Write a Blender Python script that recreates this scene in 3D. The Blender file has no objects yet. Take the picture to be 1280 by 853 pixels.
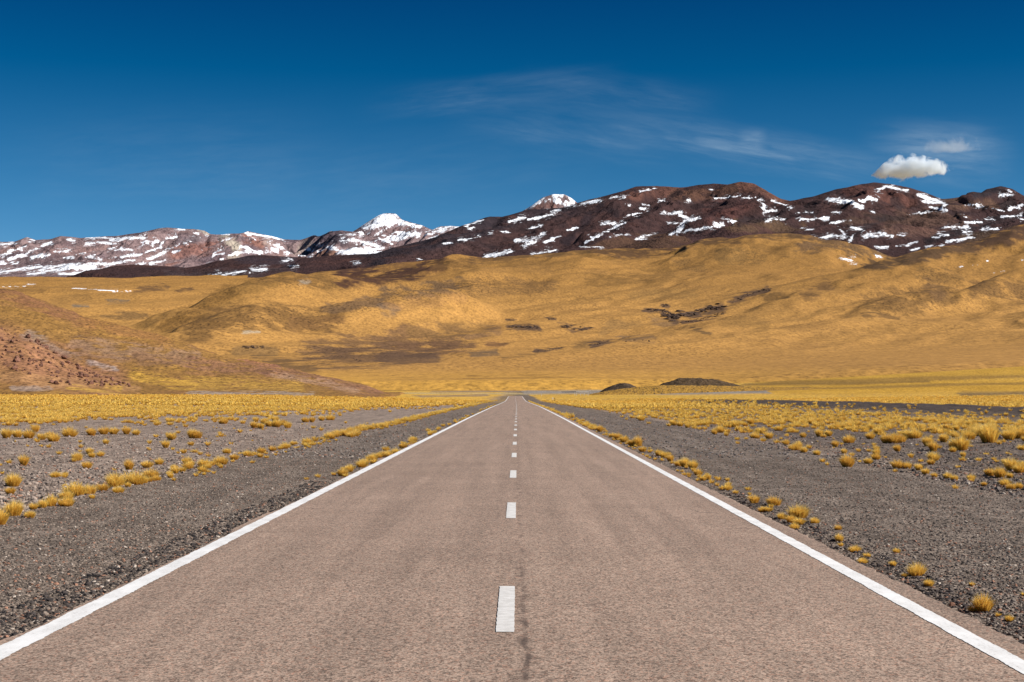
import bpy, math, random
import numpy as np

# ------------------------------------------------------------------ scene, camera, light
sc = bpy.context.scene
COL = sc.collection
F, CX, HY, EYE = 1970.0, 646.7, 492.0, 1.75      # focal length in px of a 1280 px wide frame, vanishing point, eye height

cam = bpy.data.cameras.new("camera")
cam.sensor_width = 36.0
cam.lens = F / 1280.0 * 36.0
cam.shift_x = -(CX - 640.0) / 1280.0
cam.shift_y = (HY - 426.5) / 1280.0
cam.clip_start, cam.clip_end = 0.1, 120000.0
camo = bpy.data.objects.new("camera", cam)
COL.objects.link(camo)
camo.location = (0, 0, EYE)
camo.rotation_euler = (math.radians(90), 0, 0)
sc.camera = camo

SUN_AZ, SUN_EL = 104.0, 35.0                      # clockwise from the road's direction (+Y), elevation
sun = bpy.data.lights.new("sun", 'SUN')
sun.energy, sun.angle, sun.color = 4.9, math.radians(0.53), (1.0, 0.955, 0.90)
suno = bpy.data.objects.new("sun", sun)
COL.objects.link(suno)
suno.rotation_euler = (math.radians(90 - SUN_EL), 0, math.radians(180 - SUN_AZ))
suno.location = (60, -20, 60)

world = bpy.data.worlds.new("World")
sc.world = world
world.use_nodes = True
sc.view_settings.view_transform = 'Standard'
sc.view_settings.look = 'None'
sc.view_settings.gamma = 1.0
sc.view_settings.use_curve_mapping = False
sc.view_settings.exposure = 0.62
sc.cycles.max_bounces = 12
sc.cycles.diffuse_bounces = 2
sc.cycles.transmission_bounces = 4
sc.cycles.transparent_max_bounces = 8
sc.cycles.volume_bounces = 10
sc.cycles.volume_step_rate = 0.25
sc.cycles.volume_max_steps = 256

rng = np.random.default_rng(7)
random.seed(7)

# ------------------------------------------------------------------ small helpers
def lin(c):
    c = np.asarray(c, float) / 255.0
    return np.where(c <= 0.04045, c / 12.92, ((c + 0.055) / 1.055) ** 2.4)

GAIN = 0.80
def alb(r, g, b, k=1.0):
    return lin((r, g, b)) * GAIN * k

class NT:
    """short-hand for building node trees"""
    def __init__(s, tree):
        s.t = tree
        s.n, s.l = tree.nodes, tree.links
    def new(s, typ, **kw):
        nd = s.n.new(typ)
        for k, v in kw.items():
            setattr(nd, k, v)
        return nd
    def put(s, sock, v):
        if v is None:
            return
        if isinstance(v, bpy.types.NodeSocket):
            s.l.new(v, sock)
        elif isinstance(v, (tuple, list, np.ndarray)):
            v = tuple(float(x) for x in v)
            if len(sock.default_value) == 4 and len(v) == 3:
                v = v + (1.0,)
            sock.default_value = v
        else:
            sock.default_value = v
    def math(s, op, a, b=None, c=None, clamp=False):
        nd = s.new('ShaderNodeMath', operation=op, use_clamp=clamp)
        for i, v in enumerate((a, b, c)):
            s.put(nd.inputs[i], v) if v is not None else None
        return nd.outputs[0]
    def vmath(s, op, a, b=None):
        nd = s.new('ShaderNodeVectorMath', operation=op)
        s.put(nd.inputs[0], a)
        if b is not None:
            s.put(nd.inputs[1], b)
        return nd.outputs[0]
    def mix(s, f, a, b, blend='MIX'):
        nd = s.new('ShaderNodeMix', data_type='RGBA', blend_type=blend)
        s.put(nd.inputs[0], f); s.put(nd.inputs[6], a); s.put(nd.inputs[7], b)
        return nd.outputs[2]
    def noise(s, vec, scale, detail=4, rough=0.55, dist=0.0, out=0):
        nd = s.new('ShaderNodeTexNoise')
        s.put(nd.inputs['Vector'], vec)
        nd.inputs['Scale'].default_value = scale
        nd.inputs['Detail'].default_value = detail
        nd.inputs['Roughness'].default_value = rough
        nd.inputs['Distortion'].default_value = dist
        return nd.outputs[out]
    def voro(s, vec, scale, out='Color', feature='F1', rand=1.0):
        nd = s.new('ShaderNodeTexVoronoi', feature=feature)
        s.put(nd.inputs['Vector'], vec)
        nd.inputs['Scale'].default_value = scale
        nd.inputs['Randomness'].default_value = rand
        return nd.outputs[out]
    def ramp(s, f, a, b, lo=0.0, hi=1.0, smooth=True):
        nd = s.new('ShaderNodeMapRange', interpolation_type='SMOOTHSTEP' if smooth else 'LINEAR')
        s.put(nd.inputs[0], f)
        for i, v in enumerate((a, b, lo, hi)):
            s.put(nd.inputs[i + 1], v)
        return nd.outputs[0]
    def attr(s, name, out='Fac'):
        nd = s.new('ShaderNodeAttribute', attribute_name=name)
        return nd.outputs[out]
    def pos(s):
        return s.new('ShaderNodeNewGeometry').outputs['Position']
    def sep(s, v):
        nd = s.new('ShaderNodeSeparateXYZ'); s.put(nd.inputs[0], v)
        return nd.outputs
    def comb(s, x, y, z):
        nd = s.new('ShaderNodeCombineXYZ')
        s.put(nd.inputs[0], x); s.put(nd.inputs[1], y); s.put(nd.inputs[2], z)
        return nd.outputs[0]
    def scale(s, v, xyz):
        nd = s.new('ShaderNodeVectorMath', operation='MULTIPLY')
        s.put(nd.inputs[0], v); nd.inputs[1].default_value = xyz
        return nd.outputs[0]
    def grey(s, c):
        nd = s.new('ShaderNodeSeparateColor'); s.put(nd.inputs[0], c)
        return nd.outputs[0]

def material(name):
    m = bpy.data.materials.new(name)
    m.use_nodes = True
    nt = NT(m.node_tree)
    nt.n.clear()
    out = nt.new('ShaderNodeOutputMaterial')
    return m, nt, out

def principled(nt, out, color, rough=0.9, normal=None, spec=0.2):
    b = nt.new('ShaderNodeBsdfPrincipled')
    nt.put(b.inputs['Base Color'], color)
    nt.put(b.inputs['Roughness'], rough)
    b.inputs['Specular IOR Level'].default_value = spec
    if normal is not None:
        nt.l.new(normal, b.inputs['Normal'])
    nt.l.new(b.outputs[0], out.inputs['Surface'])
    return b

def bump(nt, h, strength=0.5, dist=0.1):
    b = nt.new('ShaderNodeBump')
    b.inputs['Strength'].default_value = strength
    b.inputs['Distance'].default_value = dist
    nt.l.new(h, b.inputs['Height'])
    return b.outputs[0]

def tag(o, label=None, cat=None, group=None, kind=None):
    if label: o['label'] = label
    if cat: o['category'] = cat
    if group: o['group'] = group
    if kind: o['kind'] = kind
    return o

def mesh_obj(name, co, faces, mat, smooth=True, link=True):
    """co (n,3) array; faces: (m,3) or (m,4) array of indices"""
    co = np.ascontiguousarray(co, np.float32)
    faces = np.ascontiguousarray(faces, np.int32)
    me = bpy.data.meshes.new(name)
    me.vertices.add(len(co)); me.vertices.foreach_set('co', co.ravel())
    k = faces.shape[1]
    me.loops.add(faces.size); me.loops.foreach_set('vertex_index', faces.ravel())
    me.polygons.add(len(faces))
    me.polygons.foreach_set('loop_start', np.arange(0, faces.size, k, dtype=np.int32))
    me.polygons.foreach_set('loop_total', np.full(len(faces), k, np.int32))
    me.polygons.foreach_set('use_smooth', np.full(len(faces), smooth, bool))
    me.update(calc_edges=True)
    if mat: me.materials.append(mat)
    if not link:
        return me
    o = bpy.data.objects.new(name, me)
    COL.objects.link(o)
    return o

def vattr(me, name, arr, typ='FLOAT'):
    a = me.attributes.new(name, typ, 'POINT')
    if typ == 'FLOAT':
        a.data.foreach_set('value', np.ascontiguousarray(arr, np.float32).ravel())
    else:
        arr = np.asarray(arr, np.float32).reshape(-1, 3)
        a.data.foreach_set('vector', np.ascontiguousarray(arr).ravel())

def grid_faces(nr, nc):
    i = np.arange(nr * nc).reshape(nr, nc)
    return np.stack([i[:-1, :-1], i[:-1, 1:], i[1:, 1:], i[1:, :-1]], -1).reshape(-1, 4)

# ------------------------------------------------------------------ numpy noise
_perm = np.random.default_rng(3).permutation(4096)
_ang = np.random.default_rng(4).random(4096) * 2 * np.pi
_gx, _gy = np.cos(_ang), np.sin(_ang)
def pnoise(x, y, seed=0):
    x = np.asarray(x, float); y = np.asarray(y, float)
    xi, yi = np.floor(x).astype(np.int64), np.floor(y).astype(np.int64)
    xf, yf = x - xi, y - yi
    u = xf * xf * xf * (xf * (xf * 6 - 15) + 10); v = yf * yf * yf * (yf * (yf * 6 - 15) + 10)
    def g(ix, iy, dx, dy):
        h = _perm[(_perm[(ix + seed * 131) & 4095] + iy + seed * 17) & 4095]
        return _gx[h] * dx + _gy[h] * dy
    a = g(xi, yi, xf, yf); b = g(xi + 1, yi, xf - 1, yf)
    c = g(xi, yi + 1, xf, yf - 1); d = g(xi + 1, yi + 1, xf - 1, yf - 1)
    return ((a + u * (b - a)) * (1 - v) + (c + u * (d - c)) * v) * 1.5
def fbm(x, y, o=4, seed=0, gain=0.5):
    s, a, t = 0.0, 1.0, 0.0
    for i in range(o):
        s = s + a * pnoise(x * 2 ** i, y * 2 ** i, seed + i); t += a; a *= gain
    return s / t * 1.4
def ridged(x, y, o=4, seed=0, gain=0.5):
    s, a, t = 0.0, 1.0, 0.0
    for i in range(o):
        s = s + a * (1 - np.abs(pnoise(x * 2 ** i, y * 2 ** i, seed + i)) * 1.6); t += a; a *= gain
    return s / t
def sstep(a, b, x):
    t = np.clip((x - a) / (b - a), 0, 1)
    return t * t * (3 - 2 * t)
def pchip(xk, yk, x):
    """monotone cubic through (xk, yk); yk may carry trailing axes"""
    xk = np.asarray(xk, float); yk = np.asarray(yk, float)
    h = np.diff(xk); hs = h.reshape(-1, *([1] * (yk.ndim - 1)))
    d = np.diff(yk, axis=0) / hs
    m = np.zeros_like(yk)
    m[0], m[-1] = d[0], d[-1]
    for i in range(1, len(xk) - 1):
        s = d[i - 1] * d[i] > 0
        w1, w2 = 2 * h[i] + h[i - 1], h[i] + 2 * h[i - 1]
        with np.errstate(divide='ignore', invalid='ignore'):
            v = (w1 + w2) / (w1 / d[i - 1] + w2 / d[i])
        m[i] = np.where(s, v, 0.0)
    x = np.clip(np.asarray(x, float), xk[0], xk[-1])
    k = np.clip(np.searchsorted(xk, x) - 1, 0, len(xk) - 2)
    sh = (-1,) + (1,) * (yk.ndim - 1)
    t = ((x - xk[k]) / h[k]).reshape(sh); H = h[k].reshape(sh)
    return ((2 * t**3 - 3 * t**2 + 1) * yk[k] + (t**3 - 2 * t**2 + t) * H * m[k]
            + (-2 * t**3 + 3 * t**2) * yk[k + 1] + (t**3 - t**2) * H * m[k + 1])

# bearings are written as photo columns (px) and elevations as photo rows (py): a survey from the eye point
def height(r, py):
    return EYE + r * (HY - py) / F
def row_of(r, z):
    return HY - F * (z - EYE) / r

def survey(pxk, rk, pyk, px, r):
    """surface heights over the grid px (c,), r (n,) from rows pyk[i] (len pxk) at distance rk[i]"""
    rows = np.array([np.interp(px, pxk, p) for p in pyk])
    k = 41                                                     # soften the joins between bearings
    pad = np.pad(rows, ((0, 0), (k, k)), mode='edge')
    w = np.hanning(2 * k + 1); w /= w.sum()
    rows = np.array([np.convolve(p, w, 'valid') for p in pad])
    z = height(np.asarray(rk, float)[:, None], rows)
    return pchip(np.log(rk), z, np.log(r))

def ridge(px, r, base, crest, rc, front, back, shape=1.5, bshape=1.2, fade=40, round_=0.0, sm_=2, drop=60, shear=40.0):
    """height field of one ridge; crest: [(px,py)...], rc: distance(s) of the crest (scalar or [(px,r)...])"""
    cp = np.array(crest, float)
    cpx, cpy = cp[:, 0], cp[:, 1]
    py = np.interp(px, cpx, cpy)
    R = np.interp(px, *np.array(rc, float).T) if np.ndim(rc) else np.full(len(px), float(rc))
    Fl = np.interp(px, *np.array(front, float).T) if np.ndim(front) else np.full(len(px), float(front))
    def soft(a, n):
        w = np.hanning(2 * n + 3)[1:-1]; w /= w.sum()
        return np.convolve(np.pad(a, n, mode='edge'), w, 'valid')
    step = px[1] - px[0]
    R, Fl, py = soft(R, int(28 / step)), soft(Fl, int(40 / step)), soft(py, sm_)
    out = np.clip(np.maximum(cpx[0] - px, px - cpx[-1]), 0, None)
    k = sstep(fade, 0, out)
    logr = np.log(r)
    zb = np.array([np.interp(math.log(R[c]), logr, base[:, c]) for c in range(len(px))])
    d = r[:, None] - R[None, :]
    tf = np.clip(1 + d / Fl[None, :], 0, 1)
    tb = np.clip(1 - d / back, 0, 1)
    t = np.where(d < 0, tf, tb)
    p = np.where(d < 0, t ** shape, t ** bshape)
    if round_ > 0:
        q = t * t * (3 - 2 * t)
        p = p * (1 - round_) + q * round_
    # spurs run down the front slantwise instead of straight at the eye
    amp = (height(R, py) - zb) * k - (1 - k) * drop
    X = (px[None, :] - CX) / F * r[:, None]
    away = np.clip(1 - tf, 0, 1) * (d < 0)
    L = 0.055 * r.mean()
    warp = fbm(X / L, np.broadcast_to(r[:, None], X.shape) / L, 4, 7 + len(cpx))
    src = px[None, :] + shear * away ** 0.8 + warp * 0.8 * abs(shear) * np.minimum(1, away * 4)
    amp2 = np.interp(src.ravel(), px, amp).reshape(src.shape)
    return base + amp2 * p - 0.4 * drop * (1 - sstep(0, 0.08, t)), p

def smax(a, b, k):
    h = np.clip(0.5 + 0.5 * (a - b) / k, 0, 1)
    return b + (a - b) * h + k * h * (1 - h)

def world_xy(px, r):
    X = (px[None, :] - CX) / F * r[:, None]
    Y = np.broadcast_to(r[:, None], X.shape)
    return X, Y

def Z(i, *p):
    """points read off an enlarged strip i of the panorama"""
    ox, oy, s = {1: (0, 270, 5.926), 2: (212, 270, 5.926), 3: (424, 220, 5.926), 4: (636, 220, 5.926), 5: (848, 220, 5.926),
                 6: (1064, 220, 5.926), 11: (0, 350, 5.333), 12: (240, 350, 5.333), 13: (480, 350, 5.333), 14: (720, 350, 5.333),
                 15: (960, 350, 4.0)}[i]
    return [(ox + p[k] / s, oy + p[k + 1] / s) for k in range(0, len(p), 2)]

def stroke(PX, PY, pts, w, soft):
    """0..1 mask of a patch drawn along pts with half width w, soft edge"""
    pts = np.array(pts, float)
    m = np.zeros(PX.shape)
    x0, y0 = pts.min(0) - w - soft; x1, y1 = pts.max(0) + w + soft
    sel = (PX > x0) & (PX < x1) & (PY > y0) & (PY < y1)
    if not sel.any():
        return m
    x, y = PX[sel], PY[sel]
    d = np.full(x.shape, 1e9)
    if len(pts) == 1:
        pts = np.vstack([pts, pts + (0.01, 0)])
    for a, b in zip(pts[:-1], pts[1:]):
        ab = b - a
        t = np.clip(((x - a[0]) * ab[0] + (y - a[1]) * ab[1]) / max(ab @ ab, 1e-9), 0, 1)
        d = np.minimum(d, np.hypot(x - a[0] - t * ab[0], y - a[1] - t * ab[1]))
    m[sel] = sstep(w + soft, max(w - soft, 0), d)
    return m

def paint(C, PX, PY, i, pts, w, col, soft=None, op=1.0, albedo=True):
    s = 5.926 if i < 10 else (4.0 if i == 15 else 5.333)
    w = w / s / 2
    soft = w * 0.7 if soft is None else soft / s
    m = stroke(PX, PY, Z(i, *pts), w * 1.2, max(soft * 1.8, w * 1.15))
    if RAG is not None:
        m = np.where(m > 0, np.clip(sstep(0.02, 1.05, m + 1.5 * RAG * np.minimum(1, m * 3)), 0, 1), 0)
    m = m * op
    c = alb(*col)
    C += (c - C) * m[..., None]
RAG = None

def snow_paint(S, PX, PY, i, pts, w, val=1.0):
    w = w / 5.926 / 2
    m = stroke(PX, PY, Z(i, *pts), w * 1.1, w * 1.0 + 0.4) * val * 0.84
    h = stroke(PX, PY, Z(i, *pts), w * 1.2 + 2.0, w * 1.2 + 3.5) * 0.24 * min(1, val) ** 4
    np.maximum(S, np.maximum(m, h), out=S)

def terrain(name, px, r, z, C, S, mat, **attrs):
    X, Y = world_xy(px, r)
    o = mesh_obj(name, np.stack([X, Y, z], -1).reshape(-1, 3), grid_faces(len(r), len(px)), mat)
    vattr(o.data, 'tone', C.reshape(-1, 3), 'FLOAT_VECTOR')
    vattr(o.data, 'snow', S.ravel())
    for k, v in attrs.items():
        vattr(o.data, k, v.ravel())
    o['kind'] = 'structure'
    return o

# ------------------------------------------------------------------ sky
nt = NT(world.node_tree)
nt.n.clear()
wo = nt.new('ShaderNodeOutputWorld')
bg = nt.new('ShaderNodeBackground')
bg.inputs['Strength'].default_value = 0.10
sky = nt.new('ShaderNodeTexSky', sky_type='NISHITA')
sky.sun_disc = False
sky.sun_elevation = math.radians(SUN_EL)
sky.sun_rotation = math.radians(SUN_AZ)
sky.altitude = 4000.0
sky.air_density = 1.0
sky.dust_density = 0.15
sky.ozone_density = 3.0
dirv = nt.vmath('NORMALIZE', nt.new('ShaderNodeTexCoord').outputs['Generated'])
sx, sy, sz = nt.sep(dirv)
# a polariser deepens the blue
polr = nt.ramp(nt.math('POWER', nt.ramp(sz, 0.07, 0.20, 0, 1, False), 0.6), 0, 1, 0.345, 0.003, False)
polg = nt.ramp(sz, 0.02, 0.25, 0.575, 0.180, False)
polb = nt.ramp(sz, 0.02, 0.25, 0.635, 0.328, False)
pol = nt.comb(polr, polg, polb)
tinted = nt.mix(1.0, sky.outputs[0], pol, 'MULTIPLY')
# thin cirrus, streaked
yy = nt.math('MAXIMUM', sy, 0.05)
U = nt.math('DIVIDE', sx, yy)
V = nt.math('DIVIDE', sz, yy)
def uv(px, py):
    return (px - CX) / F, (HY - py) / F
ci = None
def streak(p0, p1, w0, strength):
    global ci
    (u0, v0), (u1, v1) = uv(*p0), uv(*p1)
    L = math.hypot(u1 - u0, v1 - v0); ex, ey = (u1 - u0) / L, (v1 - v0) / L
    du = nt.math('SUBTRACT', U, u0); dv = nt.math('SUBTRACT', V, v0)
    al = nt.math('ADD', nt.math('MULTIPLY', du, ex), nt.math('MULTIPLY', dv, ey))
    ac = nt.math('ADD', nt.math('MULTIPLY', du, -ey), nt.math('MULTIPLY', dv, ex))
    st = nt.comb(nt.math('MULTIPLY', al, 10.0), nt.math('MULTIPLY', ac, 60.0), p0[0] * 0.01)
    n = nt.noise(st, 1.0, 6, 0.62, 0.6)
    n2 = nt.noise(st, 3.0, 5, 0.6, 0.3)
    # ends fade, sides fade, wavy
    e = nt.math('MULTIPLY', nt.ramp(al, -0.3 * L, 0.4 * L), nt.ramp(al, 1.25 * L, 0.65 * L))
    acw = nt.math('ADD', ac, nt.math('MULTIPLY', nt.math('SUBTRACT', n, 0.5), w0 / F * 2.0))
    s = nt.ramp(nt.math('ABSOLUTE', acw), w0 / F * 2.2, 0.0)
    m = nt.math('MULTIPLY', nt.math('MULTIPLY', e, s), nt.math('MULTIPLY', nt.ramp(n, 0.15, 0.85), nt.ramp(n2, 0.05, 0.9)))
    m = nt.math('MULTIPLY', m, strength)
    ci = m if ci is None else nt.math('ADD', ci, m)
streak((500, 128), (740, 100), 13, 0.24)
streak((610, 150), (830, 178), 22, 0.22)
streak((790, 160), (1085, 208), 16, 0.52)
streak((690, 108), (880, 132), 16, 0.20)
streak((1105, 190), (1250, 196), 24, 0.62)
streak((1130, 172), (1230, 180), 14, 0.4)
streak((925, 176), (955, 174), 9, 0.5)
streak((40, 205), (380, 190), 40, 0.10)
streak((300, 250), (700, 205), 40, 0.10)
cov = nt.math('MINIMUM', ci, 0.8)
fin = nt.mix(cov, tinted, (3.0, 3.9, 4.7))
nt.put(bg.inputs['Color'], fin)
nt.l.new(bg.outputs[0], wo.inputs['Surface'])

# ------------------------------------------------------------------ terrain material
def terrain_material(name, fine, speck, bump_s, bump_d, spread=0.35, snow_px=6.0, speck_col=(60, 42, 30), speck_amt=0.5, shear=0.55, grain=0.30):
    """fine: large mottles per metre; speck: scrub and stones per metre; snow_px: metres per photo pixel"""
    m, nt, out = material(name)
    P = nt.pos()
    x, y, z = nt.sep(P)
    Pf = nt.scale(P, (1.0, 0.38, 1.0))
    base = nt.attr('tone', 'Color')
    n1 = nt.noise(P, fine, 6, 0.65)
    n2 = nt.noise(Pf, fine * 6, 5, 0.65)
    n3 = nt.noise(Pf, speck, 4, 0.7)
    n4 = nt.noise(Pf, speck * 0.3, 4, 0.65)
    f = nt.math('ADD', nt.math('MULTIPLY', n1, 0.45), nt.math('MULTIPLY', n2, 0.55))
    k = nt.math('MULTIPLY', nt.ramp(f, 0.32, 0.68, 1 - spread, 1 + spread, False), nt.ramp(n4, 0.3, 0.7, 1 - spread * 0.9, 1 + spread * 0.7, False))
    k = nt.math('MULTIPLY', k, nt.ramp(n3, 0.3, 0.7, 1 + grain, 1 - grain, False))
    c = nt.mix(1.0, base, nt.comb(k, k, nt.math('POWER', k, 0.92)), 'MULTIPLY')
    rough_ = nt.attr('scrub')
    sp = nt.math('MULTIPLY', nt.ramp(n3, 0.50, 0.64), nt.math('MULTIPLY', rough_, speck_amt))
    c = nt.mix(sp, c, alb(*speck_col))
    # snow lies in streaks down the slant of the gullies, with broken edges and bare specks
    s = nt.attr('snow')
    q = nt.math('SUBTRACT', x, nt.math('MULTIPLY', y, shear))
    sv = nt.comb(q, nt.math('MULTIPLY', y, 0.28), nt.math('MULTIPLY', z, 0.5))
    sn = nt.noise(sv, 1.0 / (snow_px * 9), 5, 0.7)
    sn2 = nt.noise(nt.scale(P, (1.0, 0.35, 0.8)), 1.0 / (snow_px * 2.6), 4, 0.7)
    v = nt.math('ADD', s, nt.math('MULTIPLY', nt.math('SUBTRACT', nt.math('ADD', nt.math('MULTIPLY', sn, 0.65), nt.math('MULTIPLY', sn2, 0.35)), 0.5), 4.4))
    sm = nt.math('MULTIPLY', nt.ramp(v, 0.36, 0.80), nt.ramp(s, 0.02, 0.2))
    c = nt.mix(sm, c, (0.84, 0.87, 0.92))
    h = nt.math('ADD', nt.math('MULTIPLY', n1, 1.0), nt.math('ADD', nt.math('MULTIPLY', n2, 0.5), nt.math('MULTIPLY', n3, 0.12)))
    principled(nt, out, c, 0.95, bump(nt, h, bump_s, bump_d), 0.1)
    return m

# ------------------------------------------------------------------ GROUND: the plain from the verge to the foot of the hills
GP = np.array([-300, -100, 0, 300, 500, 644, 800, 1000, 1280, 1500], float)
GR = np.array([2, 60, 100, 200, 420, 518, 660, 810, 1000, 1500, 1900, 3000, 60000], float)
GZ = np.array([
    [0, 0, 0, 0, 0, 0, 0, 0, 0, 0],
    [0, 0, 0, 0, 0, 0, 0, 0, 0, 0],
    [0.05, 0.05, 0.05, 0.05, 0, 0, 0, 0, 0, 0],
    [0.35, 0.35, 0.35, 0.3, 0.0, -0.1, -0.05, 0, 0.05, 0.1],
    [1.3, 1.3, 1.3, 1.2, 0.35, -0.6, -0.5, 0, 0.5, 0.7],
    [1.6, 1.6, 1.6, 1.5, 0.4, -0.77, -0.6, 0.05, 1.0, 1.2],
    [1.8, 1.8, 1.8, 1.7, 0.8, -0.35, -0.3, 0.4, 1.8, 2.2],
    [2, 2, 2, 1.9, 1.2, 0.27, 0.3, 1.0, 3.2, 4.0],
    [2.5, 2.5, 2.5, 2.3, 1.8, 0.2, 0.9, 3.8, 9.0, 11.0],
    [6, 6, 6, 5.7, 5.2, 4.8, 6.5, 14.5, 27, 29],
    [2, 2, 2, 2, 2, 2, 2, 6, 14, 15],
    [-80] * 10, [-80] * 10], float)
def ground_z(x, y):
    """height of the plain at any x, y (y > 0)"""
    x = np.asarray(x, float); y = np.maximum(np.asarray(y, float), 2.0)
    px = CX + F * x / y
    sh = px.shape
    px = np.clip(px.ravel(), GP[0], GP[-1]); yr = y.ravel()
    zz = pchip(np.log(GR), GZ, np.log(np.clip(yr, GR[0], GR[-1])))           # (n, 10)
    k = np.clip(np.searchsorted(GP, px) - 1, 0, len(GP) - 2)
    t = (px - GP[k]) / (GP[k + 1] - GP[k])
    i = np.arange(len(px))
    z = (zz[i, k] * (1 - t) + zz[i, k + 1] * t).reshape(sh)
    return z
def road_z(y):
    return ground_z(road_x(y), y)
def road_x(y):
    y = np.asarray(y, float)
    return -0.125 - 0.9 * sstep(150, 900, y)
def verge_z(x, y):
    """plain plus the verge's small relief"""
    z = ground_z(x, y)
    xr = np.abs(x - road_x(y))
    near = sstep(900, 500, y)
    z = z - 0.16 - 0.03 * near * sstep(5, 12, xr) + 0.03 * sstep(3.7, 4.6, xr)
    rel = 0.015 + 0.07 * sstep(7, 14, xr) + 0.10 * sstep(15, 60, xr)
    z = z + rel * fbm(x * 0.35, y * 0.35, 4, 5) * sstep(3.4, 5, xr)
    z = z + 0.18 * sstep(12, 40, xr) * fbm(x * 0.05, y * 0.05, 3, 9) * sstep(600, 100, y)
    # low spoil ridge along the left row of tufts, track on the right sunk a little
    z = z + 0.07 * np.exp(-((x + 7.5) / 0.7) ** 2) * near
    z = z + (0.62 + 0.15 * fbm(x * 0.2, y * 0.1, 3, 14)) * np.exp(-(((x - 45.5) / 6.0) ** 4)) * sstep(70, 120, y) * sstep(900, 400, y)
    return z

def left_edge(y):
    """x of the border of the dense grass on the left"""
    return np.interp(y, [60, 90, 130, 172, 240, 300, 520], [-60, -31, -25, -19, -12.5, -8.6, -7.6])
def grass_density(x, y):
    """0..1: how thick the grass stands"""
    n = fbm(x * 0.12, y * 0.05, 4, 21)
    n2 = fbm(x * 0.5, y * 0.25, 3, 22)
    le = left_edge(y)
    gl = sstep(1.0, -6.0, x - le + n * 5 + n2 * 2)
    # loose clumps ahead of the border
    gl = np.maximum(gl, 0.55 * sstep(12, 2, x - le) * sstep(0.05, 0.4, n + 0.5 * n2))
    re = np.interp(y, [0, 30, 65, 100, 160, 520], [9.2, 9.3, 9.5, 10.2, 9.0, 7.6])
    rd = x - re
    gr = sstep(-0.3, 1.5, rd + n2) * (0.30 + 0.70 * sstep(72, 125, y + x * 0.5 + 22 * n))
    gr = gr * sstep(-0.25, 0.15, n2 + 0.5 * n + 0.55 * sstep(60, 170, y + x * 0.4) - 0.1)
    track = np.maximum(np.exp(-(((x - 45.5 + 1.5 * n) / 7.5) ** 4)), 0.6 * np.exp(-(((x - 35) / 4.0) ** 2))) * sstep(80, 115, y) * sstep(430, 240, y)
    gr = gr * (1 - track)
    # rocky bare verge between the tufts
    g = np.where(x < 0, gl, gr)
    return np.clip(g, 0, 1)

az = np.concatenate([np.linspace(-math.pi, -0.46, 60)[:-1], np.linspace(-0.46, 0.46, 1150), np.linspace(0.46, math.pi, 60)[1:]])
rr = np.concatenate([[0.0], np.geomspace(1.2, 3000, 900), np.geomspace(3100, 60000, 30)])
A, R = np.meshgrid(az, rr)
GX, GY = R * np.sin(A), R * np.cos(A)
GZg = np.where(GY > 2.5, verge_z(GX, np.maximum(GY, 2.5)), verge_z(GX, np.full_like(GX, 2.5)))
# away from the surveyed fan the plain just runs level, then sinks below the hills
outer = np.abs(A) > 0.47
GZg = np.where(outer, np.clip(GZg, -80, 3.0), GZg)
dens = grass_density(GX, np.maximum(GY, 2.5)) * (GY > 8)
PXg = CX + F * GX / np.maximum(GY, 1.0)
PYg = row_of(np.maximum(GY, 1.0), GZg)
PXn = PXg + 9 * fbm(GX * 0.01, GY * 0.01, 3, 31)
PYn = PYg + 1.2 * fbm(GX * 0.02, GY * 0.012, 3, 32)
C = np.empty(GX.shape + (3,)); C[:] = alb(150, 132, 118)                    # stony verge
graded = sstep(-7.9, -7.3, GX) * (GX < 0) + sstep(10.5, 8.8, GX) * (GX >= 0)
C += (alb(124, 110, 98) - C) * np.clip(graded, 0, 1)[..., None]
C += (alb(98, 87, 80) - C) * (sstep(9, 12, GX) * 0.8)[..., None]          # darker gravel among the right-hand tufts
gcol = np.empty_like(C); gcol[:] = alb(226, 178, 76)
far = sstep(250, 700, GY)[..., None]
C += (gcol - C) * (dens * (0.14 + 0.80 * sstep(170, 420, GY)))[..., None]
def gp(pts, w, col, soft=1.0, op=1.0, lo=330):
    global C
    m = stroke(PXn, PYn, pts, w, soft) * op * (GY > lo)
    C += (alb(*col) - C) * m[..., None]
gp([(-300, 492.6), (330, 493.0), (500, 494.6)], 1.2, (228, 182, 70), 0.8)
gp([(1000, 470), (1280, 462), (1500, 458)], 9, (206, 160, 62), 5, 1, 500)
gp([(950, 484), (1280, 483), (1500, 482)], 8, (205, 158, 58), 5, 1, 500)
gp([(960, 478), (1100, 475), (1280, 470), (1500, 468)], 2, (140, 108, 55), 2.0, 0.7, 500)
gp([(930, 481), (1060, 479), (1160, 477)], 1.6, (128, 100, 56), 2.0, 0.75, 500)
gp([(960, 486.5), (1100, 484), (1280, 479)], 1.2, (140, 110, 58), 1.5, 0.7, 500)
gp([(1200, 493), (1500, 488)], 2.2, (120, 100, 72), 2.0, 0.8, 500)
gp([(300, 488.3), (640, 487.4), (700, 487.2)], 1.0, (150, 112, 52), 1.0, 0.9, 600)
gp([(470, 491.8), (640, 492.3), (780, 491.8)], 1.0, (196, 172, 120), 0.8, 0.9, 600)
gp([(540, 489.9), (660, 489.6)], 0.9, (150, 130, 110), 0.7, 0.9, 600)
gp([(655, 490.2), (760, 490.6), (860, 490.9), (960, 489.6)], 2.6, (158, 148, 138), 1.2, 1.0, 500)
gp([(940, 488.5), (1010, 485.5)], 1.5, (120, 104, 84), 1.2, 0.9, 500)
gp([(700, 490.2), (725, 490.2)], 0.7, (62, 56, 58), 0.6, 0.9, 500)
gp([(520, 495.5), (610, 494.5)], 1.0, (140, 122, 108), 0.8, 0.9, 500)
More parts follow.
